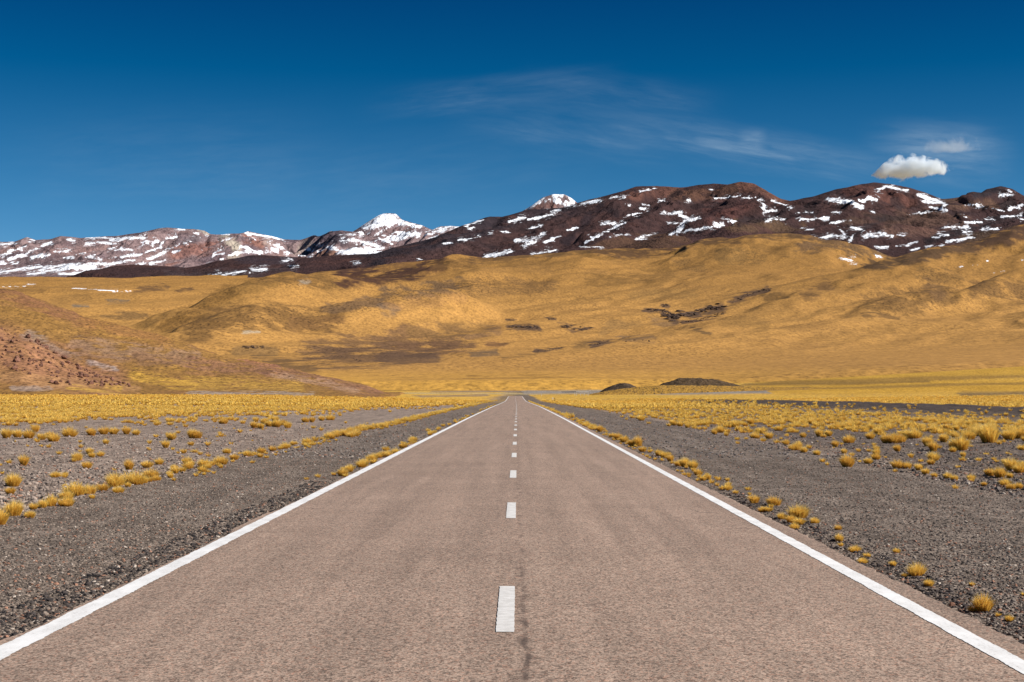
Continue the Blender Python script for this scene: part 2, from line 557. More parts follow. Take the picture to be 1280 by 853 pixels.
gp([(700, 495.6), (800, 495), (1000, 497)], 1.2, (214, 170, 70), 1.0, 0.8, 500)
bk = np.exp(-(((GX - 45.5) / 7.0) ** 4)) * sstep(70, 115, GY) * sstep(460, 300, GY)
C += (alb(84, 73, 67) - C) * bk[..., None]

m_ground, nt, out = material('gravel_plain')
P = nt.pos()
base = nt.attr('tone', 'Color')
gd = nt.attr('grass')
px_, py_, pz_ = nt.sep(P)
cells = nt.voro(P, 34.0)
cells2 = nt.voro(P, 13.0)
cells3 = nt.voro(nt.scale(P, (1.0, 0.45, 1)), 3.2)
n1 = nt.noise(P, 0.9, 5, 0.6)
n2 = nt.noise(P, 70, 3, 0.6)
v = nt.math('ADD', nt.math('MULTIPLY', nt.grey(cells), 0.40), nt.math('MULTIPLY', nt.grey(cells2), 0.36))
v = nt.math('ADD', v, nt.math('MULTIPLY', n2, 0.24))
k = nt.ramp(v, 0.15, 0.85, 0.35, 1.75, False)
k = nt.math('MULTIPLY', k, nt.ramp(n1, 0.25, 0.75, 0.82, 1.18, False))
rut = nt.noise(nt.scale(P, (1.6, 0.06, 1)), 1.0, 5, 0.65)
k3 = nt.math('MULTIPLY', nt.ramp(nt.grey(cells3), 0, 1, 0.8, 1.22, False), nt.ramp(rut, 0.3, 0.7, 0.74, 1.22, False))
k = nt.math('MULTIPLY', k, k3)
gravel = nt.mix(1.0, base, nt.comb(k, nt.math('POWER', k, 1.03), nt.math('POWER', k, 1.06)), 'MULTIPLY')
# grass seen from afar: tussocks and the dark gaps between
gn = nt.noise(nt.scale(P, (1.0, 0.30, 1)), 0.8, 4, 0.7)
gn2 = nt.noise(nt.scale(P, (0.25, 0.05, 1)), 0.3, 4, 0.6)
kk = nt.math('MULTIPLY', nt.ramp(gn, 0.32, 0.60, 0.42, 1.18, False), nt.ramp(gn2, 0.3, 0.7, 0.86, 1.12, False))
gcolr = nt.mix(1.0, base, nt.comb(kk, nt.math('POWER', kk, 1.1), nt.math('POWER', kk, 1.5)), 'MULTIPLY')
farf = nt.ramp(py_, 180.0, 420.0)
c = nt.mix(farf, gravel, gcolr)
hb = nt.math('ADD', nt.math('MULTIPLY', nt.voro(P, 34.0, 'Distance'), -0.6), nt.math('MULTIPLY', nt.voro(P, 13.0, 'Distance'), -1.3))
hb = nt.math('ADD', hb, nt.math('MULTIPLY', n1, 0.5))
principled(nt, out, c, 0.95, bump(nt, hb, 0.8, 0.035), 0.15)
gr = mesh_obj('ground', np.stack([GX, GY, GZg], -1).reshape(-1, 3), grid_faces(len(rr), len(az))[:, ::-1], m_ground)
vattr(gr.data, 'tone', C.reshape(-1, 3), 'FLOAT_VECTOR')
vattr(gr.data, 'grass', dens.ravel())
gr['kind'] = 'structure'

# ------------------------------------------------------------------ ROLLING GOLD HILLS
m_hills = terrain_material('dry_grass_slope', 0.010, 0.16, 0.5, 5.0, 0.13, 2.2, (80, 58, 36), 0.8)
px = np.arange(-170, 1452, 1.0)
r = np.geomspace(1300, 10500, 560)
hp = [-170, 0, 200, 400, 640, 900, 1100, 1280, 1452]
BASE = survey(hp, [1250, 1500, 2000, 2700, 3500, 4300, 5200, 6200, 7500, 9000, 10600], [
    [489, 489, 489, 488, 488, 488, 480, 470, 466],
    [486, 486, 486, 485.5, 485, 483, 468, 459.5, 458],
    [477, 477, 476, 475, 473, 468, 455, 448, 446],
    [448, 448, 448, 450, 450, 446, 438, 430, 426],
    [421, 421, 424, 428, 427, 418, 411, 403, 398],
    [401, 401, 405, 409, 400, 388, 386, 381, 376],
    [383, 383, 387, 387, 371, 357, 362, 356, 350],
    [368, 368, 370, 370, 349, 334, 344, 334, 326],
    [357, 357, 358, 358, 330, 310, 328, 316, 306],
    [353, 353, 354, 352, 324, 304, 324, 306, 296],
    [351, 351, 352, 350, 322, 302, 324, 304, 294]], px, r)
X, Y = world_xy(px, r)
H = BASE.copy()
def add(res, k=18):
    global H
    H = smax(H, res[0], k)
# far domes under the mountains
add(ridge(px, r, BASE, Z(3, -60, 690, 200, 690, 420, 660, 600, 650, 760, 612, 830, 590, 900, 592, 1060, 612, 1280, 600) + Z(4, 250, 585, 480, 558, 640, 560), 7000, 1500, 900, 1.6, 1.2, 110, 0.6, 3, 5), 20)
add(ridge(px, r, BASE, Z(4, 760, 585, 1000, 572, 1280, 548) + Z(5, 180, 462, 400, 446, 600, 430, 800, 424, 980, 440, 1100, 480), 7300, 1500, 900, 1.4, 1.2, 110, 0.7, 3, 5), 20)
# gold crest with scrubby face in the middle
add(ridge(px, r, BASE, Z(3, 0, 805, 250, 790, 700, 762, 900, 728, 1050, 700, 1280, 712) + Z(4, 250, 705, 560, 640), [(424, 5000), (600, 5400), (740, 6200)], 1300, 700, 1.5, 1.2, 110, 0.7, 6, 5), 16)
# left domes
add(ridge(px, r, BASE, [(150, 420), (185, 408), (212, 395), (262.6, 371), (315, 352.7), (338, 346.8), (364, 343.4), (398, 345.5), (440, 349), (500, 352)], [(150, 3900), (500, 5200)], 1200, 1300, 1.3, 1.1, 90, 0.6, 3, 5), 8)
add(ridge(px, r, BASE, [(180, 433), (218.7, 413.5), (237, 403), (279.5, 387.5), (310, 379.5), (327, 378), (357, 380.5), (397, 383.5), (440, 377), (500, 369), (560, 362)], [(180, 3150), (560, 4300)], 700, 700, 1.2, 1.1, 90, 0.7, 3, 5), 8)
# right spur running down to the outcrop
add(ridge(px, r, BASE, [(800, 400), (880, 384), (930, 371), (966, 361.7), (1016, 350), (1064, 341.5), (1081, 334.7), (1131, 321), (1182, 312), (1233, 299), (1280, 283), (1340, 272), (1452, 262)], [(800, 4000), (1064, 5000), (1280, 6000), (1452, 6600)], 1300, 620, 1.25, 1.0, 110, 0.55, 8, 5), 12)
# bulge with the scrubby flank, then the hollow to its right
add(ridge(px, r, BASE, [(1010, 391), (1060, 380), (1110, 367), (1150, 357), (1175, 354), (1200, 360), (1230, 372), (1260, 378)], [(1010, 3900), (1170, 4350), (1260, 4300)], 760, 500, 1.1, 1.0, 70, 0.8, 8, 5), 12)
add(ridge(px, r, BASE, [(1190, 372), (1205, 361), (1233, 350), (1258, 341.5), (1280, 334.7), (1340, 322), (1452, 315)], [(1190, 4300), (1280, 4700), (1452, 5000)], 620, 600, 1.0, 1.0, 40, 0.8, 4, 5), 8)
# gentle swells
H += 12 * fbm(X / 900, Y / 800, 3, 41) * sstep(1500, 3500, r)[:, None]
H += 3.5 * fbm(X / 240, Y / 300, 4, 45) * sstep(1500, 3500, r)[:, None]
Q = X - 0.53 * Y
sp_ = fbm(Q / 520 + 0.35 * fbm(X / 700, Y / 900, 3, 46), Y / 2600, 4, 47, 0.5)
H += 32 * sp_ * sstep(2000, 3600, r)[:, None]
H += 6 * ridged(Q / 170 + 0.4 * fbm(X / 300, Y / 400, 3, 48), Y / 1100, 3, 49) * sstep(2200, 3800, r)[:, None]
H -= 14 * sstep(1480, 1310, r)[:, None]
PX = np.broadcast_to(px[None, :], H.shape); PY = row_of(r[:, None], H)
wob = fbm(X / 350, Y / 350, 5, 51, 0.6); wob2 = fbm(X / 350, Y / 350, 5, 57, 0.6)
RAG = fbm(X / 130, Y / 150, 5, 53, 0.62) + 0.5 * fbm(X / 40, Y / 60, 3, 54, 0.6)
PXw, PYw = PX + 9 * wob + 5 * RAG, PY + 4.0 * wob2 + 1.5 * RAG
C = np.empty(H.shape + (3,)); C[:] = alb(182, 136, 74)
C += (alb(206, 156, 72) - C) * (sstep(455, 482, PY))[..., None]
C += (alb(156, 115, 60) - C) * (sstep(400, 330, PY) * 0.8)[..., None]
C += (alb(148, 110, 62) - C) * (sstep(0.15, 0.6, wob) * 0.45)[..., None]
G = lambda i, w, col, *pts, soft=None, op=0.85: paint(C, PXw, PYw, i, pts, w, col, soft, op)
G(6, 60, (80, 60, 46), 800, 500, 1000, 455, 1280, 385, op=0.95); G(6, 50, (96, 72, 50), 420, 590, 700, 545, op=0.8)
scr = np.zeros(H.shape)
def scrub(i, w, val, *pts):
    s = 5.926 if i < 10 else (4.0 if i == 15 else 5.333)
    np.maximum(scr, stroke(PXw, PYw, Z(i, *pts), w / s / 2, w / s / 2 * 0.7) * val, out=scr)
scr[:] = 0.22 + 0.3 * sstep(0, 0.5, wob2)
brown, dkb, grb = (126, 94, 52), (84, 60, 46), (128, 100, 72)
# left plain streaks
G(11, 30, (150, 112, 62), 350, 140, 600, 125); G(11, 36, (128, 98, 60), 690, 245, 960, 240); G(11, 20, (120, 108, 92), 500, 175, 590, 175)
G(11, 18, (110, 98, 84), 730, 145, 850, 145); G(11, 30, (140, 104, 58), 100, 70, 300, 75); G(11, 26, (110, 82, 54), 890, 75, 1090, 45, op=0.9)
G(11, 20, (110, 82, 54), 1200, 70, 1280, 60)
# domes
G(2, 70, (118, 88, 48), 660, 480, 900, 470, 1280, 500); G(2, 60, (142, 106, 56), 420, 560, 760, 500); G(2, 90, (136, 100, 52), 0, 800, 300, 640, 460, 560)
G(2, 26, (165, 150, 130), 960, 500, 1040, 480, op=0.7)
G(12, 120, (124, 92, 52), 20, 330, 300, 250, 600, 240, 900, 270, op=0.9); G(12, 60, (128, 94, 56), 700, 300, 1000, 270)
scrub(12, 160, 1.0, 20, 330, 300, 250, 600, 240, 900, 270); scrub(2, 90, 0.7, 660, 480, 1280, 500); scrub(2, 120, 0.8, 0, 800, 460, 560)
G(12, 46, (118, 92, 66), 900, 190, 1280, 140); scrub(12, 70, 1.0, 900, 190, 1280, 150)
G(12, 14, (190, 175, 150), 330, 352, 430, 350, op=0.7)
G(13, 60, (112, 88, 64), 0, 110, 300, 70, 520, 30, op=0.9); G(13, 70, (134, 100, 58), 560, 60, 900, 40, 1090, 50); scrub(13, 110, 1.0, 0, 110, 300, 70, 700, 40, 1090, 50)
G(13, 50, (120, 98, 78), 0, 200, 60, 210); G(13, 60, (160, 118, 72), 60, 150, 500, 130, op=0.5)
# great purple-brown patch
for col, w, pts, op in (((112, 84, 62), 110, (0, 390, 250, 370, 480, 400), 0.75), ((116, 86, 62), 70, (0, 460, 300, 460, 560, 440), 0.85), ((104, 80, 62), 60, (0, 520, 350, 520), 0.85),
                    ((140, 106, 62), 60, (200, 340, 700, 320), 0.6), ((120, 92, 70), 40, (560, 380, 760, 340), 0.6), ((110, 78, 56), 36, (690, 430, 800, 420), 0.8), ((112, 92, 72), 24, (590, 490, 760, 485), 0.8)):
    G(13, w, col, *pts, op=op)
G(12, 100, (122, 92, 64), 780, 480, 1000, 430, 1280, 400, op=0.8); G(12, 90, (108, 82, 62), 850, 520, 1280, 520, op=0.8); G(12, 60, (104, 80, 56), 430, 550, 800, 580, op=0.8)
G(12, 40, (118, 94, 64), 300, 490, 560, 480, op=0.6); scrub(12, 140, 0.9, 780, 500, 1280, 480); scrub(13, 170, 0.8, 0, 440, 560, 440)
# slopes below the mountains
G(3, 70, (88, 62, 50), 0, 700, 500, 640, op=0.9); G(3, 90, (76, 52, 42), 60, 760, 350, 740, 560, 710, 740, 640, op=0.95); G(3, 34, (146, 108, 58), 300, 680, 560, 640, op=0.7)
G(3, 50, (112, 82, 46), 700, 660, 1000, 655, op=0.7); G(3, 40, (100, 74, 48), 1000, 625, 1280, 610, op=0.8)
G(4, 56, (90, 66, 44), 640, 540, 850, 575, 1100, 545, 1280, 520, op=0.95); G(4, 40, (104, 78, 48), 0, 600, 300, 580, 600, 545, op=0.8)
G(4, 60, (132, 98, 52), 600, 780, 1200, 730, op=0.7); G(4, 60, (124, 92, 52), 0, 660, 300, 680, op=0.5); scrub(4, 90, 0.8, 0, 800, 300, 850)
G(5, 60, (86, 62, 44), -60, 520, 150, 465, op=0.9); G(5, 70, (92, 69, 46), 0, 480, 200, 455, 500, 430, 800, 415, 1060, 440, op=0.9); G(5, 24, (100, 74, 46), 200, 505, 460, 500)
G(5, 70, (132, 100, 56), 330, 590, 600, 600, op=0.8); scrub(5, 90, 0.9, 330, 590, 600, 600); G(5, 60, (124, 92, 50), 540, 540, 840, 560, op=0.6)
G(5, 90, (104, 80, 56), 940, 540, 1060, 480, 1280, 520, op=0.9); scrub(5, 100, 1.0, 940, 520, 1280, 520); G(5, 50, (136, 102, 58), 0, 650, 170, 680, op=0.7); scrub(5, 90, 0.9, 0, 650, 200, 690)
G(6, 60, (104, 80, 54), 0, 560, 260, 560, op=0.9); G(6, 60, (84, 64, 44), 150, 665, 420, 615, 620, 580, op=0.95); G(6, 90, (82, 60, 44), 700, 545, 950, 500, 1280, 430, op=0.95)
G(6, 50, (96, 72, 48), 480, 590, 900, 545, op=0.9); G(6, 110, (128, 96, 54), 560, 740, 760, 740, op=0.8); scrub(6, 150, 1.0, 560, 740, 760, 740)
G(15, 90, (126, 94, 54), 560, 110, 880, 80, op=0.8); scrub(15, 130, 1.0, 560, 110, 900, 80); G(15, 60, (112, 84, 54), 800, 30, 850, 60, op=0.8)
G(15, 76, (118, 88, 52), 1060, 50, 1280, 60, op=0.85); scrub(15, 90, 0.9, 1060, 50, 1280, 60); G(15, 50, (110, 82, 52), 200, 70, 290, 40, op=0.8)
G(15, 20, (120, 90, 54), 480, 180, 660, 185); G(15, 30, (150, 112, 60), 380, 260, 620, 255, op=0.6); G(15, 24, (120, 90, 52), 0, 90, 90, 85)
G(14, 50, (140, 108, 66), 200, 330, 400, 270, op=0.6); G(14, 40, (120, 96, 72), 320, 400, 500, 400, op=0.7); G(14, 40, (130, 102, 72), 500, 270, 640, 300, op=0.7)
G(14, 60, (140, 106, 58), 1000, 250, 1250, 300, op=0.5); G(14, 20, (110, 86, 56), 800, 335, 900, 355); G(14, 26, (122, 94, 58), 0, 440, 240, 410, op=0.6)
G(14, 40, (146, 112, 64), 380, 100, 800, 90, op=0.5)
G(13, 16, (132, 100, 60), 800, 525, 1190, 455, op=0.8); G(13, 12, (150, 112, 58), 560, 655, 1280, 640, op=0.6); G(14, 12, (150, 112, 60), 0, 145, 230, 130, op=0.7)
for w_, p_ in ((44, (580, 235, 650, 262, 720, 232, 800, 225, 880, 202, 970, 185)), (26, (500, 205, 580, 205, 630, 235)), (16, (690, 290, 800, 275, 960, 235)), (30, (1030, 150, 1110, 125, 1200, 85, 1280, 60)), (16, (580, 172, 620, 170)), (16, (30, 335, 105, 322)), (18, (90, 440, 150, 425, 230, 410))):
    G(14, w_, (92, 72, 58), *p_, op=0.9)
for w_, p_ in ((30, (890, 320, 960, 315, 1030, 325)), (30, (1190, 312, 1240, 315, 1280, 330)), (12, (820, 315, 870, 315)), (9, (815, 272, 870, 272)), (12, (1090, 260, 1145, 260)), (14, (1010, 475, 1100, 470, 1180, 452))):
    G(13, w_, (92, 72, 58), *p_, op=0.9)
S = np.zeros(H.shape)
def W(i, w, *pts, v=1.0):
    snow_paint(S, PXs, PYs, i, pts, w, v)
PXs, PYs = PX + 2 * RAG, PY + 1.0 * RAG
for p in ((1110, 710, 1130, 700), (935, 655, 938, 670), (1165, 628, 1170, 630), (1262, 620, 1272, 622), (1005, 632, 1020, 632), (780, 680, 830, 678), (740, 755, 742, 757), (1050, 715, 1070, 722), (900, 665, 912, 666)):
    W(6, 6, *p, v=0.66)
W(6, 14, 0, 605, 24, 602); W(6, 12, 180, 592, 212, 596); W(6, 16, 0, 645, 40, 655, v=0.6); W(5, 16, 1205, 612, 1280, 625)
W(1, 6, 20, 526, 190, 520, v=0.8); W(1, 6, 200, 508, 265, 506, v=0.8); W(1, 4, 530, 537, 720, 545, v=0.7); W(1, 6, 730, 552, 870, 556, v=0.9); W(1, 5, 890, 560, 970, 560, v=0.8)
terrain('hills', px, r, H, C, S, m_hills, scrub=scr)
HILL = (px, r, H)

# ------------------------------------------------------------------ NEAR HILL on the left
m_near = terrain_material('stony_grass_hill', 0.06, 0.75, 0.8, 1.2, 0.22, 0.5, (84, 60, 40), 0.9)
px = np.arange(-220, 520, 0.75)
r = np.geomspace(395, 1250, 420)
BASE = np.array([np.interp(r, [395, 470, 1300], [0.3, 0.6, 4.0]) for _ in px]).T
crestA = [(-220, 380), (-100, 366), (-40, 361.0), (0, 360.4), (12, 361.6), (28, 367), (54.4, 376.3), (75, 385.6), (105, 397), (135, 402.5), (168.8, 412), (202.5, 420.3), (240, 432), (285, 446.6), (315, 452.2), (345, 457), (382.5, 464.4), (420, 472.8), (453.8, 480.3), (476, 488.8), (500, 495)]
crestB = [(-220, 384), (-100, 396), (0, 410), (18.8, 416.6), (37.5, 421.3), (58, 434.4), (80.6, 448.4), (105, 460.6), (142.5, 473.8), (161, 481), (190, 490), (215, 496)]
H, pa = ridge(px, r, BASE, crestA, [(-220, 960), (200, 860), (500, 700)], [(-220, 500), (200, 420), (500, 230)], 300, 1.25, 1.0, 20, 0.35, 8, 60, 25.0)
h2, pb = ridge(px, r, BASE, crestB, [(-220, 640), (215, 540)], [(-220, 200), (215, 110)], 130, 1.0, 1.0, 20, 0.25, 4, 60, 15.0)
H = smax(H, h2, 1.5)
X, Y = world_xy(px, r)
hh = sstep(0.5, 10, H - BASE)
H = H + hh * (1.6 * fbm(X / 45, Y / 60, 5, 61, 0.55) + 0.5 * fbm(X / 6, Y / 6, 3, 63))
rocky = sstep(-3, 6, h2 - (H - 2)) * sstep(2, 6, h2 - BASE)
PX = np.broadcast_to(px[None, :], H.shape); PY = row_of(r[:, None], H)
wob = fbm(X / 30, Y / 40, 5, 71, 0.6); wob2 = fbm(X / 30, Y / 40, 5, 77, 0.6)
RAG = fbm(X / 9, Y / 14, 5, 73, 0.62)
PXw, PYw = PX + 8 * wob + 4 * RAG, PY + 4 * wob2 + 2 * RAG
C = np.empty(H.shape + (3,)); C[:] = alb(150, 112, 60)
C += (alb(142, 102, 68) - C) * (sstep(0.0, 0.5, wob) * 0.6)[..., None]
C += (alb(176, 134, 62) - C) * (sstep(0.1, 0.5, wob2) * 0.5)[..., None]
G(11, 50, (124, 88, 60), -200, 60, 40, 66, 200, 130, 420, 205, 600, 275, 800, 320, 1080, 385, op=0.8); G(11, 60, (146, 102, 70), 0, 90, 200, 160, 420, 230, 600, 300, op=0.6); G(11, 90, (172, 124, 66), 600, 280, 1100, 400, op=0.5)
G(11, 50, (148, 132, 116), 180, 370, 330, 440, 520, 530, op=0.9); G(11, 26, (192, 186, 180), 580, 545, 680, 580, 770, 592, op=0.9)
G(11, 80, (150, 120, 98), 540, 440, 800, 480, 1280, 520, op=0.7); G(11, 60, (140, 104, 74), 900, 520, 1280, 560, op=0.7); G(11, 50, (200, 156, 66), 900, 640, 1280, 700, op=0.7)
G(11, 40, (200, 152, 62), 480, 530, 560, 560, op=0.6)
G(12, 60, (146, 106, 80), 0, 560, 300, 590, 560, 600, op=0.8); G(12, 70, (136, 98, 76), 500, 600, 800, 640, 1000, 690, 1240, 730, op=0.85); G(12, 30, (178, 142, 112), 560, 640, 900, 690, 1100, 740, op=0.7)
G(12, 60, (190, 148, 68), 0, 690, 400, 700, 700, 720, op=0.7); G(12, 24, (168, 148, 130), 0, 750, 400, 760, 800, 762, op=0.9); G(12, 20, (160, 110, 84), 330, 540, 560, 575, op=0.8)
rc = alb(156, 110, 86)
C += (rc - C) * np.clip(stroke(PXw, PYw, Z(11, -900, 300, -200, 400, 0, 440, 300, 560, 700, 680), 24, 16) * 0.9 * np.clip(0.75 + 0.5 * RAG, 0, 1), 0, 1)[..., None]
G(11, 50, (182, 138, 92), 0, 640, 400, 690, 900, 720, op=0.7); G(11, 26, (168, 146, 130), 100, 720, 350, 725, op=0.8); G(11, 30, (200, 158, 70), 480, 720, 800, 735, op=0.7)
C += (alb(160, 116, 86) - C) * (rocky * 0.5)[..., None]
scr = np.clip(0.75 + 0.4 * wob2, 0, 1)
terrain('hill', px, r, H, C, np.zeros(H.shape), m_near, scrub=scr)
NEAR = (px, r, H)

# ------------------------------------------------------------------ DARK MOUNTAINS
m_dark = terrain_material('brown_mountain', 0.005, 0.06, 1.0, 34.0, 0.20, 5.6, (48, 34, 32), 0.6)
px = np.arange(-170, 1452, 1.0)
r = np.linspace(7600, 13500, 520)
BASE = survey(hp, [7500, 8200, 9000, 10500, 14000], [
    [358, 358, 359, 360, 334, 312, 326, 318, 310],
    [355, 355, 356, 356, 326, 302, 312, 306, 298],
    [353, 353, 354, 352, 321, 296, 303, 296, 288],
    [352, 352, 353, 350, 316, 290, 296, 287, 279],
    [351, 351, 352, 348, 310, 284, 290, 280, 272]], px, r) - 20
X, Y = world_xy(px, r)
H = BASE.copy()
crestM = [(420, 345), (448, 328), (473, 316.2), (491.5, 309.4), (525, 301.8), (552, 294.3), (584, 280.8), (601, 274), (613, 270.6), (628, 271.5), (640, 268), (658, 262), (703.5, 259.6), (720.4, 254.6), (737, 249.5), (761, 243.6), (779.4, 238.6), (794.6, 233.5), (815, 232.7), (852, 234.3), (873, 231), (893.6, 229.3), (913.8, 231), (925.6, 228), (942.5, 230), (957.7, 238.6), (976, 248.7), (991, 252), (1016.8, 246.2), (1045, 236.9), (1064, 233.5), (1077.5, 230), (1092.7, 228), (1114.6, 230), (1136.6, 235.2), (1158.5, 242), (1177, 248.7), (1192, 247.8), (1207, 245.3), (1221, 244.5), (1232.8, 236.9), (1251, 232.7), (1265, 236), (1280, 245), (1310, 250), (1360, 238), (1452, 240)]
ridges = [
    (crestM, [(420, 8700), (500, 9300), (640, 11000), (760, 11900), (900, 12000), (985, 11200), (1090, 11200), (1190, 11400), (1250, 12400), (1452, 12000)], [(420, 1400), (640, 2800), (780, 3600), (1452, 3600)], 1500, 1.25),
    ([(640, 300), (700, 282), (760, 262), (815, 240)], [(640, 9300), (815, 11300)], 1300, 500, 1.1),
    ([(715, 313), (741, 303), (783, 277.4), (813, 263), (852, 243), (868, 238)], [(715, 8700), (852, 11000)], 1500, 620, 1.1),
    ([(800, 303), (848, 287.5), (882, 271.5), (904, 258), (922, 250.4), (940, 245.5), (949, 244.5), (966, 256), (985, 268), (1000, 282)], [(800, 8900), (949, 10300), (1000, 9800)], 1500, 700, 1.15),
    ([(905, 290), (927, 279), (950, 269), (975, 260), (992, 256.5), (1020, 259), (1060, 268), (1100, 275)], [(905, 8900), (992, 9800), (1100, 9500)], 1200, 700, 1.2),
    ([(1050, 305), (1067, 292.6), (1080, 286), (1094, 281), (1110, 277), (1130, 276), (1160, 284), (1200, 296)], [(1050, 8700), (1200, 9000)], 900, 700, 1.3),
    ([(1120, 312), (1148, 303), (1190, 291.5), (1233, 277), (1280, 265.5), (1330, 258), (1452, 262)], [(1120, 8500), (1280, 9600), (1452, 9800)], 1300, 500, 1.2),
    ([(1225, 262), (1250, 256), (1275, 251), (1300, 248), (1452, 255)], [(1225, 10600), (1452, 11000)], 1300, 500, 1.2),
    # low dark hills on the left
    ([(60, 360), (84, 354.4), (118, 346), (152, 332.4), (163.7, 331), (216, 333), (237, 335), (276, 327.4), (313, 319.3), (330, 319), (352, 320.5), (381, 322), (420, 326)], 12400, 2200, 900, 1.4),
    ([(370, 330), (388, 322), (411, 319.6), (428, 319), (473, 317), (520, 318)], 11500, 2200, 900, 1.4),
    ([(230, 352), (300, 345), (370, 336), (430, 333), (500, 330)], 9600, 1300, 900, 1.4),
]
for cr, rc_, fr, bk, shp in ridges:
    hgt, _ = ridge(px, r, BASE, cr, rc_, fr, bk, shp, 1.1, 50, 0.25, 2, 8, 75.0)
    H = smax(H, hgt, 22)
e = np.clip((H - BASE) / 500, 0, 1)
Q = X - 0.55 * Y
g1 = ridged(Q / 620 + 0.5 * fbm(X / 900, Y / 900, 4, 81), Y / 2600, 4, 83)
crestd = np.interp(px, *np.array(crestM).T)
calm = sstep(0, 16, row_of(r[:, None], H) - crestd[None, :])            # keep the skyline as surveyed
g2 = ridged(Q / 230 + 0.5 * fbm(X / 400, Y / 400, 4, 87), Y / 1300, 4, 88)
H += 210 * e * calm * (g1 - 0.7) + 80 * e * calm * (g2 - 0.7)
H += 38 * e * fbm(X / 380, Y / 420, 5, 85, 0.58) * (0.25 + 0.75 * calm)
PX = np.broadcast_to(px[None, :], H.shape); PY = row_of(r[:, None], H)
wob = fbm(X / 500, Y / 500, 5, 91, 0.6); wob2 = fbm(X / 500, Y / 500, 5, 97, 0.6)
RAG = fbm(X / 260, Y / 300, 5, 93, 0.62)
PXw, PYw = PX + 6 * wob + 4 * RAG, PY + 3 * wob2 + 2 * RAG
C = np.empty(H.shape + (3,)); C[:] = alb(70, 50, 48)
C += (alb(60, 46, 47) - C) * (sstep(0.0, 0.5, wob) * 0.8)[..., None]
C += (alb(88, 60, 54) - C) * (sstep(0.1, 0.6, wob2) * 0.7)[..., None]
G(4, 70, (112, 76, 64), 900, 130, 1280, 120, op=0.7); G(5, 80, (120, 82, 66), 500, 80, 700, 140, 850, 195, op=0.8); G(5, 90, (96, 62, 56), 250, 290, 560, 200, op=0.8)
G(5, 70, (104, 74, 58), 0, 150, 400, 110, op=0.7); G(6, 60, (112, 74, 64), 0, 100, 300, 160, 450, 200, op=0.6); G(6, 110, (98, 74, 62), 400, 330, 800, 300, op=0.8)
G(6, 70, (110, 82, 70), 280, 400, 600, 420, op=0.7); G(6, 60, (84, 64, 54), 0, 330, 350, 330, op=0.8); G(6, 50, (108, 82, 64), 700, 170, 1050, 220, op=0.6)
G(6, 70, (84, 66, 50), 850, 480, 1280, 400, op=0.8); G(5, 60, (100, 78, 58), 400, 380, 900, 370, op=0.8); G(4, 80, (92, 68, 52), 600, 520, 1280, 480, op=0.8)
G(3, 110, (50, 43, 48), 280, 585, 600, 510, 900, 420, 1280, 300, op=0.9); G(4, 90, (52, 43, 48), 0, 300, 250, 260, 480, 230, op=0.8)  # shade on the left flank under the crest, put into the rock colour
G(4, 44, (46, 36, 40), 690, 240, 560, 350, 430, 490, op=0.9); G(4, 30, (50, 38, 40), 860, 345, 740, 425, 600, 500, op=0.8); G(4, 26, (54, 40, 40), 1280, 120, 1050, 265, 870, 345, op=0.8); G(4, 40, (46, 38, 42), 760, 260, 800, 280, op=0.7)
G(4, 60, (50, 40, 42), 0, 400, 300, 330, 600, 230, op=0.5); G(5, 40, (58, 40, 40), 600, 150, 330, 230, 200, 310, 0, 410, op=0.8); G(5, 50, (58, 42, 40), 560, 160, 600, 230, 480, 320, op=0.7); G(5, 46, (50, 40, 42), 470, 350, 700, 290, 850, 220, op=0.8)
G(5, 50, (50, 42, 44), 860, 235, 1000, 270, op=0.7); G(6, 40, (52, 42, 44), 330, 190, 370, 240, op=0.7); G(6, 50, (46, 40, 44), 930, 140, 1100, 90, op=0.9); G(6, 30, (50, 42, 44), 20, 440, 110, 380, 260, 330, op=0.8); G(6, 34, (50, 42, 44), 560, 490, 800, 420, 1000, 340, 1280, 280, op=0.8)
G(6, 30, (52, 42, 42), 100, 320, 400, 320, op=0.7); G(6, 30, (50, 42, 42), 1120, 230, 1200, 195, op=0.8); G(3, 60, (88, 64, 60), 400, 640, 900, 560, 1280, 480, op=0.6)
G(2, 60, (80, 66, 66), 0, 460, 500, 440, 900, 420, op=0.8); G(2, 50, (66, 56, 62), 500, 320, 900, 330, op=0.7)
S = np.zeros(H.shape)
RG2 = fbm(X / 90, Y / 110, 4, 95, 0.6)
PXs, PYs = PX + 3.6 * RAG + 3.0 * RG2, PY + 1.2 * RAG + 1.2 * RG2
for w, *p in ((10, 920, 370, 1060, 330), (10, 950, 390, 1000, 380), (16, 1250, 330, 1280, 330), (9, 890, 480, 980, 465), (9, 780, 505, 845, 500), (8, 1115, 425, 1135, 423), (26, 1090, 595, 1270, 560), (8, 580, 615, 600, 615), (9, 100, 648, 140, 640), (7, 1010, 455, 1040, 445), (7, 1200, 415, 1240, 415)):
    W(3, w, *p)
for w, *p in ((22, 0, 330, 120, 310), (14, 150, 325, 240, 310, 320, 285), (10, 310, 265, 390, 255), (9, 430, 235, 490, 215), (15, 545, 208, 680, 182), (12, 970, 115, 1040, 100), (9, 1065, 90, 1075, 92), (26, 60, 485, 150, 480, 260, 430), (14, 110, 520, 200, 490), (15, 280, 495, 380, 445), (14, 170, 580, 340, 555), (16, 0, 560, 20, 560), (7, 525, 525, 690, 525), (16, 560, 495, 700, 420, 850, 345), (10, 600, 450, 620, 455), (11, 930, 295, 970, 275), (18, 980, 245, 1030, 260), (9, 880, 220, 910, 220), (9, 1110, 180, 1160, 185), (14, 1200, 440, 1280, 380), (8, 160, 395, 240, 370)):
    W(4, w, *p)
